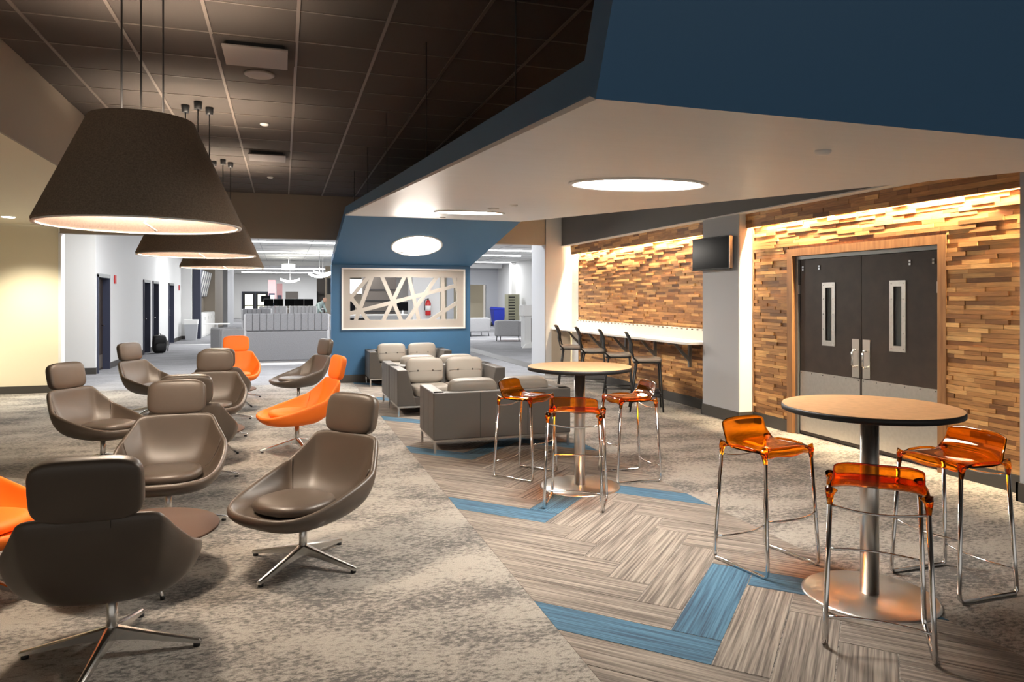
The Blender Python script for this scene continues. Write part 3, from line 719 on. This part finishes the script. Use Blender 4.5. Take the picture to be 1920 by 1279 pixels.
# ================================================================== BAR TABLES AND STOOLS
def bar_table(u, v, lab):
    o = tag(empty('bar_table', (u, v, 0)), lab, 'table', 'round bar tables')
    R = .457
    tp = MB().lathe([(0, 1.052), (R-.004, 1.052), (R-.004, 1.054), (0, 1.054)], 64, smooth=False).build('table_top', 'laminate', o)
    MB().lathe([(0, 1.018), (R-.02, 1.018), (R, 1.024), (R, 1.048), (R-.006, 1.0525), (0, 1.0525)], 64).build('top_edge', 'black_plastic', o)
    MB().lathe([(0, .018), (.048, .018), (.048, 1.018), (0, 1.018)], 32).build('column', 'brushed', o)
    MB().lathe([(0, 0), (.35, 0), (.35, .006), (.335, .014), (.06, .022), (0, .022)], 64).build('base', 'brushed', o)
bar_table(3.09, 3.13, 'round bar table with wood top before the double door')
bar_table(2.474, 5.735, 'round bar table with wood top beside the grey loveseat')
def make_stool():
    o = empty('bar_stool')
    prof = [(.190, .690), (.200, .715), (.196, .738), (.178, .751), (.12, .750), (.04, .745), (-.05, .745), (-.12, .750), (-.160, .763), (-.183, .790), (-.196, .825), (-.205, .860), (-.210, .884)]
    nx = 14; vs = []; fs = []
    for j, (y, z) in enumerate(prof):
        t = j/(len(prof)-1)
        w_ = .215 if t < .62 else .215-.022*min(1, (t-.62)/.12)
        if t > .9: w_ -= .012*(t-.9)/.1
        if j == 0: w_ = .15
        for i in range(nx+1):
            s = -1+2*i/nx
            dz = -.028*abs(s)**5 if t < .66 else 0
            if j in (0, 1): dz += .03*abs(s)**2*(1 if j == 0 else .4)
            dy = .02*(s*s) if t > .66 else (-.02*s*s if j < 3 else 0)
            if t > .95: dz -= .02*abs(s)**6
            vs.append((s*w_, y+dy, z+dz))
    for j in range(len(prof)-1):
        for i in range(nx): a = j*(nx+1)+i; fs.append((a, a+1, a+nx+2, a+nx+1))
    so = MB().add(vs, fs, True).build('seat_shell', 'orange_glass', o)
    md = so.modifiers.new('thick', 'SOLIDIFY'); md.thickness = .007; md.offset = 0
    md = so.modifiers.new('sub', 'SUBSURF'); md.levels = 1; md.render_levels = 1
    for sx in (-1, 1):
        for sy in (-1, 1):
            MB().tube([(sx*.198, sy*.155, .738), (sx*.205, sy*.168, .715), (sx*.204, sy*.172, .665)], [.030, .019, .0125], 12).build('leg_socket', 'orange_glass', o)
        MB().tube([(sx*.205, -.15, .722), (sx*.212, -.08, .738), (sx*.213, 0, .742), (sx*.212, .08, .738), (sx*.205, .15, .722)], .008, 8).build('seat_edge', 'orange_glass', o)
        # sled leg frame
        pts = [(sx*.203, .171, .70), (sx*.225, .208, .06), (sx*.227, .206, .025), (sx*.229, .19, .010), (sx*.229, -.19, .010), (sx*.227, -.206, .025), (sx*.225, -.208, .06), (sx*.203, -.171, .70)]
        MB().tube(pts, .0118, 10).build('leg_frame', 'chrome', o)
    def arc(y, z, bow, x): return [(x*(-1+2*k/8), y+bow*(1-(-1+2*k/8)**2), z) for k in range(9)]
    MB().tube(arc(.196, .335, .05, .214), .006, 8).build('foot_rail', 'chrome', o)
    MB().tube(arc(-.204, .14, .05, .221), .006, 8).build('stretcher', 'chrome', o)
    MB().tube([(x, y, .665-.025*(1-(x/.203)**2)) for x, y, z in arc(-.174, 0, -.0, .203)], .006, 8).build('seat_rail', 'chrome', o)
    return o
def camdir(X, D): return (.9517*X+.307*D, -.307*X+.9517*D)
stool = make_stool(); first = True
for u, v, fd, lab in ((2.87, 3.73, camdir(.49, -.87), 'clear orange bar stool between the door table and the loveseat table'),
                      (2.744, 2.74, camdir(.41, .91), 'clear orange bar stool with its back turned at the door table'),
                      (3.676, 3.12, camdir(-.95, -.3), 'clear orange bar stool beside the wood wall at the door table'),
                      (2.16, 6.274, camdir(.85, -.53), 'clear orange bar stool next to the back of the loveseat'),
                      (2.237, 5.257, camdir(.21, .98), 'clear orange bar stool with its back turned at the loveseat table'),
                      (3.04, 5.90, camdir(-.97, -.25), 'clear orange bar stool between the loveseat table and the counter')):
    o = stool if first else copy_tree(stool); first = False
    o.location = (u, v, .002); o.rotation_euler = (0, 0, rot_to(*fd)); tag(o, lab, 'stool', 'clear orange bar stools')

# ================================================================== COUNTER
ct = tag(empty('counter', (5.43, 11.4, 0)), 'long white wall counter with backsplash under the wood wall', 'counter')
box('worktop', 'counter_white', 0, UW-.046-5.43, -2.6, 2.74, .985, 1.02, ct, bevel=.006)
box('backsplash', 'counter_white', UW-.065-5.43, UW-.045-5.43, -2.6, 2.38, 1.02, 1.165, ct)
bs = box('mosaic_strip', 'counter_white', UW-.067-5.43, UW-.045-5.43, -2.6, 2.38, 1.165, 1.195, ct)
dm = MB().box(-.003, .0, -.025, .025, -.010, .010).mesh('mosaic_tile'); dm.materials.append(MATS['door_grey'])
for k in range(34): link('mosaic_tile', dm, bs, (UW-.067-5.43, -2.5+.145*k, 1.18))
for k in range(5):
    v = -2.0+1.05*k
    br = MB().box(.41, .452, v-.02, v+.02, .60, .985).box(.06, .44, v-.02, v+.02, .955, .985)
    br.prism([(.44, .66), (.30, .80), (.16, .955), (.21, .955), (.33, .83), (.44, .74)], 1, v-.015, v+.015)
    br.build('bracket', 'metal_frame', ct)
tag(box('paper_sheet', 'paper', 5.6, 5.82, 13.0, 13.5, 1.0205, 1.035), 'stack of white papers on the far end of the counter', 'paper')
def make_cstool():
    o = empty('counter_stool')   # front +y
    mb = MB(); rbox(mb, 0, .0, .745, .225, .215, .03, p=5, nu=28, nv=8); mb.build('seat', 'seat_pad', o)
    box('seat_pan', 'black_plastic', -.21, .21, -.20, .20, .70, .722, o, bevel=.008)
    for sx in (-1, 1):
        MB().tube([(sx*.20, .18, .71), (sx*.235, .225, .0)], .013, 8).build('leg', 'black_metal', o)
        MB().tube([(sx*.20, -.15, .71), (sx*.235, -.25, .0)], .013, 8).build('leg', 'black_metal', o)
        MB().tube([(sx*.215, -.12, .70), (sx*.225, -.20, .78), (sx*.215, -.225, .90), (sx*.20, -.22, .98), (sx*.19, -.265, 1.10), (sx*.185, -.29, 1.13)], .014, 8).build('back_post', 'black_plastic', o)
        MB().tube([(sx*.228, .205, .22), (sx*.228, -.22, .22)], .009, 8).build('side_rail', 'black_metal', o)
    MB().tube([(-.228, .20, .26), (.228, .20, .26)], .009, 8).build('foot_rail', 'black_metal', o)
    rg = []
    for z, y in ((.84, -.215), (.90, -.225), (.98, -.222), (1.06, -.25), (1.13, -.288), (1.145, -.295)):
        rg.append([(x, y-.03*(1-(x/.2)**2)+d, z) for d in (-.006, .006) for x in ((-.19, -.1, 0, .1, .19) if d < 0 else (.19, .1, 0, -.1, -.19))])
    MB().loft(rg).build('back_mesh', 'black_plastic', o)
    return o
cs = make_cstool(); first = True
for v, lab in ((9.38, 'black bar chair with grey seat at the counter end by the grey column'), (10.32, 'black bar chair with grey seat at the counter, second from the grey column'),
               (11.28, 'black bar chair with grey seat at the counter, third from the grey column'), (12.25, 'black bar chair with grey seat at the counter end by the white wall')):
    o = cs if first else copy_tree(cs); first = False
    o.location = (5.12, v, 0); o.rotation_euler = (0, 0, rot_to(.90, -.43)); tag(o, lab, 'bar chair', 'black counter chairs')
# television on the column
tv = tag(empty('television', (5.60, 8.44, 2.26), math.radians(-87)), 'flat black television on an arm on the grey column', 'television')
box('tv_body', 'black_plastic', -.41, .41, -.02, .03, -.225, .225, tv, bevel=.006)
box('tv_screen', 'screen', -.395, .395, -.0225, -.02, -.205, .21, tv)
box('tv_edge', 'steel', .41, .418, -.02, .03, -.215, .215, tv)
MB().tube([(0, .03, 0), (.05, .06, 0), (.05, .095, 0)], .02, 8).build('tv_arm', 'black_metal', tv)

# ================================================================== HALL BEHIND
hc = struct(box('ceiling_hall', 'tile_white', -14, 14, VH+.2, 66, ZC+.02, ZC+.1), 'white tile ceiling of the hall behind', 'ceiling')
for v in [15.5+1.83*k for k in range(26)]: box('ceiling_cross_bar', 'grey_paint', -4, 12.4, v-.012, v+.012, ZC+.012, ZC+.02, hc)
for u in (-2.6, -.8, 1.0, 2.8, 4.6, 6.4, 8.2, 10.0): box('ceiling_grid_bar', 'grey_paint', u-.012, u+.012, VH+.2, 62, ZC+.011, ZC+.02, hc)
def led(u0, u1, v0, v1, lab, power):
    o = tag(box('linear_light', 'led_cool', u0, u1, v0, v1, ZC-.015, ZC+.012), lab, 'ceiling light', 'linear ceiling lights of the hall')
    area_light('lamp', o, ((u0+u1)/2, (v0+v1)/2, ZC-.05), abs(u1-u0), max(.15, abs(v1-v0)), power*.5, COOL)
led(-3.2, 4.2, 26.3, 26.42, 'long white linear light crossing the hall ceiling, first one behind the header', 260)
led(-3.2, 4.2, 32.0, 32.12, 'long white linear light crossing the hall ceiling above the workstations', 260)
led(5.5, 12, 28.0, 28.14, 'long white linear light above the grey armchairs', 230)
led(8.6, 10.6, 31.5, 31.64, 'short white linear light above the blue bin', 90)
led(7.5, 12, 37.5, 37.64, 'white linear light near the far white wall of the hall', 150)
led(-1.0, 1.4, 44.0, 44.3, 'wide white linear light deep in the hall', 150)
led(-3.4, 4.5, 15.7, 15.82, 'added fill strip hidden just behind the header wall', 420)  # added out of sight to brighten the white corner wall
led(5.6, 11, 16.6, 16.72, 'added unseen fill strip over the carpet band', 110)  # unseen strip, added to lift the brightness on this side
led(-3, 4.5, 50.0, 50.2, 'added fill strip beyond the bulkhead', 420)  # no fixture known here; added to brighten the deep end of the hall
led(-3, 4.5, 57.5, 57.7, 'added fill strip brightening the far wall', 420)  # invented strip that makes the far wall bright
# bulkhead
struct(box('trim_3', 'white_paint', -4, 12.3, 40.0, 40.2, 3.40, ZC+.02), 'white bulkhead across the hall ceiling', 'beam')
# left wall of hall with doors
DOORS = [(17.55, 18.62), (22.9, 23.9), (24.45, 25.45), (27.7, 28.8)]
UL = -3.87
wl = MB(); prev = 17.4
for a, b in DOORS + [(31.0, 31.0)]:
    if a > prev: wl.box(UL-.25, UL, prev, a, 0, ZC+.05)
    if b > a: wl.box(UL-.25, UL, a, b, 2.14, ZC+.05)
    prev = b
wl = struct(wl.build('wall_hall_left', 'white_paint'), 'white hall wall with four dark doors', 'wall')
prev = 17.4
for a, b in DOORS + [(31.0, 31.0)]:
    if a-.06 > prev: box('baseboard', 'baseboard', UL, UL+.015, prev, a-.06, 0, .14, wl)
    prev = b+.06
for k, (a, b) in enumerate(DOORS):
    d = struct(empty('door_%d' % (k+2), (UL, (a+b)/2, 0)), ['dark hall door with steel lever next to the white corner', 'dark hall door beside the backpack, first of a pair', 'dark hall door beside the backpack, second of a pair', 'dark hall door with a card lock near the corridor end'][k], 'door')
    hw_ = (b-a)/2
    for s in (-1, 1): box('door_frame', 'navy_frame', -.25, .03, s*hw_-.03, s*hw_+.03, 0, 2.17, d)
    box('door_frame', 'metal_frame', -.25, .03, -hw_-.03, hw_+.03, 2.11, 2.19, d)
    lf = box('door_leaf', 'dark_door', -.16, -.12, -hw_+.03, hw_-.03, .01, 2.11, d)
    box('kick_plate', 'door_grey', -.12, -.115, -hw_+.06, hw_-.06, .05, .35, lf)
    MB().tube([(-.12, hw_-.12, 1.02), (-.06, hw_-.12, 1.02), (-.055, hw_-.22, 1.02)], .012, 8).build('lever', 'chrome', lf)
    if k == 3: box('card_lock', 'steel', -.12, -.09, hw_-.18, hw_-.08, 1.0, 1.25, lf)
box('door_sign', 'red', UL, UL+.03, 19.15, 19.30, 2.0, 2.2, wl)
tag(box('fire_alarm_box', 'red', UL+.0, UL+.03, 30.2, 30.35, 1.95, 2.15), 'small red fire alarm pull on the white hall wall', 'alarm')
ww = struct(box('wall_hall_corner', 'white_paint', -9, UL-.25, 17.4, 17.6, 0, ZC+.05), 'white wall face behind the cream wall corner', 'wall')
box('baseboard', 'baseboard', -9, UL+.015, 17.385, 17.4, 0, .14, ww)
wj = struct(box('wall_hall_jog', 'white_paint', UL-.3, -3.5, 31.0, 31.25, 0, ZC), 'white wall return at the end of the corridor doors', 'wall')
box('baseboard', 'baseboard', UL, -3.5, 30.985, 31.0, 0, .14, wj)
# recycling can in front of the jog
o = tag(empty('waste_bin', (-3.45, 30.5, 0)), 'grey plastic waste bin with white liner by the white wall', 'bin')
MB().loft([[(-.19, -.16, 0), (.19, -.16, 0), (.19, .16, 0), (-.19, .16, 0)], [(-.24, -.2, .75), (.24, -.2, .75), (.24, .2, .75), (-.24, .2, .75)]], smooth=False).build('bin_body', 'grey_paint', o)
MB().loft([[(-.243, -.203, .62), (.243, -.203, .62), (.243, .203, .62), (-.243, .203, .62)], [(-.255, -.213, .80), (.255, -.213, .80), (.255, .213, .80), (-.255, .213, .80)]], smooth=False).build('bin_liner', 'paper', o)
# brown portal, menu boards and cabinets further on
pw = struct(MB().box(-3.95, -3.66, 31.25, 37.8, 0, ZC).box(-3.95, -3.2, 37.8, 42.6, 0, ZC).build('wall_hall_brown', 'taupe_and_dim_beige'), 'brown wall recess with cabinets down the hall', 'wall')
box('portal_side', 'navy_frame', -3.5, -3.2, 31.3, 31.7, 0, ZC, pw)
box('baseboard', 'baseboard', -3.2, -3.18, 37.8, 42.6, 0, .14, pw)
struct(box('wall_hall_panel', 'grey_paint', -3.95, -3.0, 43.2, 48.5, 0, ZC), 'pale grey wall panel beyond the brown wall', 'wall')
cb = tag(empty('low_cabinet', (-3.4, 34.75, 0)), 'long white low cabinet with four doors in the brown recess', 'cabinet')
box('cabinet_body', 'white_paint', -.22, .18, -2.95, 2.95, 0, 1.0, cb)
for k in range(4):
    y = -2.9+1.45*k
    dr = box('cabinet_door', 'white_trim', .18, .20, y+.02, y+1.43, .08, .96, cb)
    box('handle', 'steel', .20, .22, y+1.2, y+1.25, .70, .85, dr)
mn = tag(empty('menu_board', (-3.40, 34.6, 2.28)), 'tilted board with white and dark vertical stripes above the white cabinet', 'board')
mn.rotation_euler = (0, math.radians(12), 0)
box('board_back', 'navy_frame', -.03, 0, -2.7, 2.7, -.58, .58, mn)
for k in range(5): box('board_stripe', 'white_trim', 0, .012, -1.4+.85*k, -1.0+.85*k, -.56, .56, mn)
# far wall with double door
wf = struct(box('wall_far', 'white_paint', -10, 14, 62.5, 62.8, 0, ZC+.05), 'beige far wall at the end of the hall', 'wall')
df = struct(empty('door_6', (-2.19, 62.5, 0)), 'dark framed glazed double door in the far wall', 'door')
box('door_frame', 'navy_frame', -1.05, 1.05, -.06, 0, 0, 2.2, df)
for s in (-1, 1):
    lf = box('door_leaf', 'black_plastic', s*.5-.47, s*.5+.47, -.09, -.06, .02, 2.1, df)
    box('door_glass', 'lit_glass', s*.5-.30, s*.5+.30, -.10, -.09, .35, 1.95, lf)
    box('push_bar', 'black_metal', s*.5-.36, s*.5+.36, -.13, -.10, .98, 1.04, lf)
box('wall_panel', 'door_grey', .2, 1.2, 62.45, 62.5, 0, 2.2, wf)
# right hall walls
wrr = struct(box('wall_hall_right', 'white_paint', 12.35, 12.6, 20, 41, 0, ZC+.05), 'white hall wall behind the magazine rack', 'wall')
box('wall_pilaster', 'white_trim', 12.1, 12.35, 37.6, 38.0, 0, ZC, wrr)
wbk = struct(MB().box(9.2, 12.4, 41, 41.2, 2.45, ZC+.05).box(11.6, 12.4, 41, 41.2, 0, 2.45).box(9.2, 9.6, 41, 41.2, 0, 2.45).build('wall_hall_back', 'grey_paint'), 'grey wall with a lit opening behind the blue recycling cart', 'wall')
struct(box('wall_alcove', 'cream_paint', 9.2, 12.4, 44.5, 44.7, 0, ZC), 'pale wall inside the lit opening', 'wall')
# white column with extinguisher seen through the framed window
cw = struct(box('column_white', 'white_paint', 3.55, 4.35, 20.3, 21.1, 0, ZC), 'white column behind the framed window', 'column')
box('baseboard', 'baseboard', 3.54, 4.36, 20.285, 20.3, 0, .14, cw)
fe = tag(empty('fire_extinguisher', (3.97, 20.18, 1.15)), 'red fire extinguisher on the white column behind the window', 'extinguisher')
MB().lathe([(0, 0), (.07, 0), (.08, .02), (.08, .36), (.05, .42), (.025, .44), (0, .44)], 24).build('cylinder', 'red', fe)
MB().lathe([(0, .44), (.022, .44), (.022, .49), (0, .49)], 12).build('valve', 'black_metal', fe)
MB().tube([(.02, 0, .47), (-.08, -.02, .46), (-.11, -.02, .36), (-.10, -.02, .15)], .012, 8).build('hose', 'black_plastic', fe)
MB().lathe([(.0805, .14), (.082, .14), (.082, .28), (.0805, .28)], 24, closed=True).build('label_band', 'paper', fe)
# grey high-back sofas
def highback(u, v, w_, lab, h=1.27, rz=0, low=.84, group='grey high-back sofas'):
    o = tag(empty('high_back_sofa', (u, v, 0), rz), lab, 'sofa', group)
    box('plinth', 'white_trim', -w_/2+.05, w_/2-.05, .05, .75, 0, .10, o)
    box('sofa_back', 'grey_fabric', -w_/2, w_/2, 0, .14, .10, low, o, bevel=.03)
    box('sofa_seat', 'grey_fabric', -w_/2+.05, w_/2-.05, .13, .78, .10, .46, o, bevel=.03)
    n = max(3, int(w_/.155)); dx = w_/n
    cm = MB().box(-dx/2+.002, dx/2-.002, -.012, .13, low+.004, h).mesh('back_channel'); cm.materials.append(MATS['grey_fabric'])
    for k in range(n): link('back_channel', cm, o, (-w_/2+dx*(k+.5), 0, 0), bevel=.02)
    for s in (-1, 1): box('side_wing', 'grey_fabric_light', s*w_/2-.04, s*w_/2+.04, .0, .75, .10, h-.01 if h > 1 else h, o, bevel=.03)
    return o
highback(.10, 18.4, 1.95, 'large grey high-back sofa with channelled top behind the orange chairs')
highback(-.9, 27.0, .95, 'short grey high-back sofa peeking over the large one at its corridor end')
highback(-.45, 35.0, 1.2, 'grey channelled booth back in front of the far double door')
highback(.9, 35.0, 1.2, 'grey channelled booth back in front of the computer desk')
def armchair(u, v, rz, lab, seat='grey_fabric_light'):
    o = tag(empty('hall_armchair', (u, v, 0), rz), lab, 'armchair', 'grey armchairs in the hall')
    box('chair_body', 'grey_fabric_light', -.45, .45, -.38, -.20, .18, .80, o, bevel=.05)
    for s in (-1, 1): box('arm', 'grey_fabric_light', s*.45-.08, s*.45+.08, -.36, .38, .18, .78, o, bevel=.05)
    box('seat', seat, -.38, .38, -.22, .38, .20, .48, o, bevel=.04)
    for x in (-.42, .42):
        for y in (-.34, .34): MB().tube([(x, y, .2), (x*1.05, y*1.05, 0)], .018, 8).build('leg', 'black_metal', o)
armchair(8.0, 29.9, .2, 'grey armchair near the blue bin, next to the blue wall edge'); armchair(8.35, 26.2, -.5, 'grey armchair with orange seat beside the white stand', 'orange_fabric')
armchair(-1.5, 22.0, -1.2, 'grey armchair with orange seat beside the large high-back sofa', 'orange_fabric')
armchair(1.75, 20.0, 1.9, 'grey armchair with orange seat between the high-back sofa and the blue wall', 'orange_fabric')
st = tag(empty('small_table', (-2.4, 29, 0)), 'small white table by the corridor', 'table')
box('table_top', 'white_trim', -.45, .45, -.3, .3, .66, .69, st); box('table_leg', 'white_trim', -.05, .05, -.05, .05, .02, .66, st); box('table_base', 'white_trim', -.2, .2, -.2, .2, 0, .02, st)
# blue recycling cart, magazine rack, white stand
o = tag(empty('recycling_cart', (11.9, 39.6, 0)), 'blue wheeled recycling cart by the far white wall', 'bin')
MB().loft([[(-.26, -.28, .08), (.26, -.28, .08), (.26, .28, .08), (-.26, .28, .08)], [(-.36, -.38, 1.0), (.36, -.38, 1.0), (.36, .38, 1.0), (-.36, .38, 1.0)]], smooth=False).build('cart_body', 'bin_blue', o)
MB().prism([(-.40, 1.0), (.40, 1.0), (.38, 1.08), (-.30, 1.14)], 1, -.40, .40).build('lid', 'bin_blue', o)
for s in (-1, 1): MB().lathe([(0, -.03), (.12, -.03), (.12, .03), (0, .03)], 16).build('wheel', 'black_plastic', o, (s*.28, .25, .12)).rotation_euler = (0, PI/2, 0)
o = tag(empty('magazine_rack', (11.75, 36.4, 0), .2), 'olive rack with rows of dark slots beside the blue cart', 'rack')
box('rack_body', 'olive', -.35, .35, -.2, .2, 0, 1.85, o)
for k in range(10): box('rack_slot', 'black_plastic' if k % 1 == 0 else 'paper', -.33, .05, -.215, -.2, .32+.15*k, .38+.15*k, o)
o = tag(empty('display_stand', (7.85, 22.4, 0)), 'tall white stand with draped cover beside the cool lit wall end', 'stand')
box('stand_body', 'white_paint', -.24, .24, -.2, .2, 0, 1.05, o); box('stand_slot', 'door_grey', -.02, .02, -.205, -.2, .1, 1.0, o)
box('stand_top', 'white_trim', -.30, .30, -.24, .24, 1.05, 1.42, o, bevel=.01)
MB().prism([(-.34, 0), (.34, 0), (.30, .06), (.1, .14), (-.05, .2), (-.25, .12)], 1, -.3, -.205).build('stand_cloth', 'paper', o)
# backpack
o = tag(empty('backpack', (UL+.32, 23.6, 0), .3), 'black backpack leaning on the floor by the corridor doors', 'backpack')
mb = MB(); rbox(mb, 0, 0, .27, .19, .15, .27, p=4.5, nu=24, nv=12, tilt=.18); mb.build('bag_body', 'black_plastic', o)
mb = MB(); rbox(mb, 0, -.17, .18, .15, .06, .13, p=3); mb.build('front_pocket', 'black_plastic', o)
MB().tube([(-.06, 0, .52), (0, 0, .60), (.06, 0, .52)], .012, 8).build('top_handle', 'black_plastic', o)
MB().tube([(.14, -.12, .46), (.22, -.20, .30), (.20, -.18, .06)], .018, 8).build('strap', 'grey_fabric', o)
# computer desk and monitors
dk = tag(empty('computer_desk', (.5, 41.2, 0)), 'long white desk carrying computers deep in the hall', 'desk')
box('desk_top', 'white_trim', -1.7, 1.7, -.6, .6, 1.04, 1.08, dk)
for x in (-1.6, 0, 1.6): box('desk_leg', 'grey_paint', x-.04, x+.04, -.5, .5, 0, 1.04, dk)
def monitor(u, v, z, rz, lab, w_=.5):
    o = tag(empty('monitor', (u, v, z), rz), lab, 'monitor', 'computer monitors in the hall')
    box('screen_panel', 'screen', -w_/2, w_/2, -.02, .02, .14, .14+w_*.75, o); box('stand', 'white_trim', -.03, .03, -.02, .05, 0, .16, o); box('stand_foot', 'white_trim', -.12, .12, -.1, .1, 0, .015, o)
    box('back_cover', 'white_trim', -w_/2-.01, w_/2+.01, .02, .04, .13, .15+w_*.75, o)
MON = (('', -.75, .3, 'dark monitor at the banner end of the long white desk'), ('', -.25, -.3, 'dark monitor second from the banner end of the long desk'), ('', .35, .2, 'dark monitor in the middle of the long white desk'),
       ('', .85, -.3, 'dark monitor turned away beside the middle one on the long desk'), ('', 1.35, .3, 'dark monitor at the shelf end of the long white desk'))
for k, (_, x, r, lab) in enumerate(MON): monitor(x, 41.0+.35*(k % 2), 1.08, r, lab, .5)
for k, x in enumerate((-.5, .1, .6, 1.1)): tag(box('keyboard', 'black_plastic', x-.2, x+.2, 40.66, 40.80, 1.08, 1.105), 'dark keyboard on the long white desk', 'keyboard', 'keyboards on the desk')
# standing screen near the double door
o = tag(empty('wall_screen', (-.95, 45, 0)), 'dark screen on a white stand before the far double door', 'screen')
box('screen_panel', 'screen', -.32, .22, -.04, 0, 1.42, 1.80, o); box('screen_side', 'white_trim', .22, .46, -.05, .0, 1.38, 1.84, o); box('stand', 'white_trim', -.05, .05, -.02, .04, 0, 1.42, o)
# dark shelving, pink poster columns
o = tag(empty('dark_shelf', (2.95, 49.5, 0)), 'tall dark shelf unit behind the bending person', 'shelf')
box('shelf_back', 'door_grey', -.8, .8, 0, .1, 0, 3.1, o)
for z in (.4, .9, 1.4, 1.9): box('shelf_board', 'black_plastic', -.77, .77, -.4, 0, z, z+.04, o)
for x in (-.77, 0, .77): box('shelf_side', 'black_plastic', x-.03, x+.03, -.4, 0, 0, 2.1, o)
def poster(u, v, w_, z0, z1, mat, lab):
    o = tag(empty('banner_panel', (u, v, 0)), lab, 'banner', None); box('panel', mat, -w_/2, w_/2, 0, .05, z0, z1, o); box('print', 'navy_frame', -w_/2+.05, w_/2-.05, -.01, 0, z0+.1, z0+(z1-z0)*.62, o); box('panel_foot', 'black_metal', -w_/2, w_/2, -.15, .15, 0, .03, o)
    MB().tube([(0, .025, .03), (0, .025, z0+.1)], .02, 6).build('pole', 'black_metal', o)
plain('pink', (0.55, 0.30, 0.30), 0.7)
poster(-.75, 52, .5, .5, 2.9, 'pink', 'pink and dark banner panel beside the far double door'); poster(-.25, 54, .4, .5, 2.7, 'pink', 'narrow pink banner panel beside the larger pink banner')
# hanging curved lamps
def curved_lamp(u, v, z, r, lab):
    o = tag(empty('curved_pendant', (u, v, z)), lab, 'pendant lamp', 'curved white pendants of the hall')
    rg = []
    for t in (-1, -.6, -.2, .2, .6, 1):
        x = r*t; zz = .28*t*t*r; hw_ = .28*(1-.6*t*t)
        rg.append([(x, -hw_, zz+.06), (x, 0, zz), (x, hw_, zz+.06), (x, 0, zz+.10)])
    MB().loft(rg).build('lamp_body', 'lamp_glow', o); MB().tube([(0, 0, .1), (0, 0, ZC-z)], .012, 6).build('rod', 'grey_paint', o)
curved_lamp(.32, 36.7, 2.41, .45, 'curved white pendant hanging before the computer desk'); curved_lamp(1.46, 31, 2.5, .45, 'curved white pendant hanging beside the blue wall, lower of two'); curved_lamp(1.75, 34, 2.72, .42, 'curved white pendant behind the lower curved pendant')
o = tag(empty('drum_pendant', (.24, 34.6, 2.98)), 'white drum pendant near the hall ceiling', 'pendant lamp')
MB().lathe([(.0, 0), (.29, 0), (.29, .24), (0, .24)], 32, smooth=False).build('drum', 'lamp_glow', o); MB().tube([(0, 0, .24), (0, 0, ZC-2.98)], .012, 6).build('rod', 'grey_paint', o)
# service counter and white boxes seen through the framed window
o = tag(empty('service_counter', (3.3, 27.5, 0)), 'white service counter seen through the framed window', 'counter')
box('counter_body', 'white_paint', -1.6, 1.4, -.3, .3, 0, .98, o); box('counter_top', 'counter_white', -1.7, 1.5, -.4, .4, .98, 1.02, o); box('dark_panel', 'black_plastic', -1.0, -.2, -.305, -.3, .35, .9, o)
monitor(2.35, 27.4, 1.02, .2, 'dark monitor on the service counter behind the window', .5); monitor(4.4, 27.4, 1.02, -.2, 'second dark monitor on the service counter by the white column', .45)
o = tag(empty('dark_cabinet', (4.2, 33, 0)), 'tall dark cabinet behind the service counter', 'cabinet'); box('cabinet_body', 'door_grey', -.75, .75, -.3, .3, 0, 2.9, o)
for z in (.5, 1.0, 1.5, 2.0): box('cabinet_shelf', 'black_plastic', -.7, .7, -.32, -.3, z, z+.05, o)
o = tag(empty('wall_display', (3.6, 40.2, 2.3)), 'bright wall display glowing behind the framed window', 'display'); box('display_case', 'black_plastic', -1.3, 1.3, 0, .08, -.45, .45, o); box('display_face', 'bright_screen', -.9, 1.25, -.01, 0, -.4, .4, o)
struct(box('wall_hall_mid', 'beige_paint', 2.3, 5.6, 42.0, 42.2, 0, ZC), 'beige wall piece behind the service counter', 'wall')
# bending person
o = tag(empty('person', (1.62, 37.6, 0), .9), 'person in pale shirt and khaki trousers bending over a desk', 'person')
def skin_body():
    me = bpy.data.meshes.new('person_body')
    P = [(0,0,.95), (0,-.10,1.18), (0,-.24,1.36), (0,-.36,1.44), (0,-.45,1.50), (.10,0,.90), (.12,-.03,.50), (.12,.04,.08), (.12,-.10,.04), (-.10,0,.90), (-.12,.06,.50), (-.12,.12,.08), (-.12,-.02,.04),
         (.19,-.26,1.36), (.25,-.34,1.10), (.20,-.48,.92), (-.19,-.26,1.36), (-.25,-.34,1.10), (-.20,-.48,.92)]
    E = [(0,1),(1,2),(2,3),(3,4),(0,5),(5,6),(6,7),(7,8),(0,9),(9,10),(10,11),(11,12),(2,13),(13,14),(14,15),(2,16),(16,17),(17,18)]
    Rr = [.16,.16,.17,.06,.10,.11,.075,.05,.04,.11,.075,.05,.04,.075,.055,.04,.075,.055,.04]
    me.from_pydata(P, E, []); ob = bpy.data.objects.new('body', me); COL.objects.link(ob); ob.parent = o
    md = ob.modifiers.new('skin', 'SKIN'); 
    for k, r in enumerate(Rr): me.skin_vertices[0].data[k].radius = (r, r); me.skin_vertices[0].data[k].use_root = (k == 0)
    ob.modifiers.new('sub', 'SUBSURF').levels = 1; me.materials.append(MATS['shirt'])
    mb = MB(); rbox(mb, 0, -.50, 1.55, .085, .11, .13, p=2.2); mb.build('head', 'skin', o)
    for s in (-1, 1): MB().tube([(s*.10, 0, .96), (s*.12, (-.03 if s > 0 else .06), .50), (s*.12, (.04 if s > 0 else .12), .09)], [.135, .095, .075], 12).build('trousers', 'khaki', o)
skin_body()
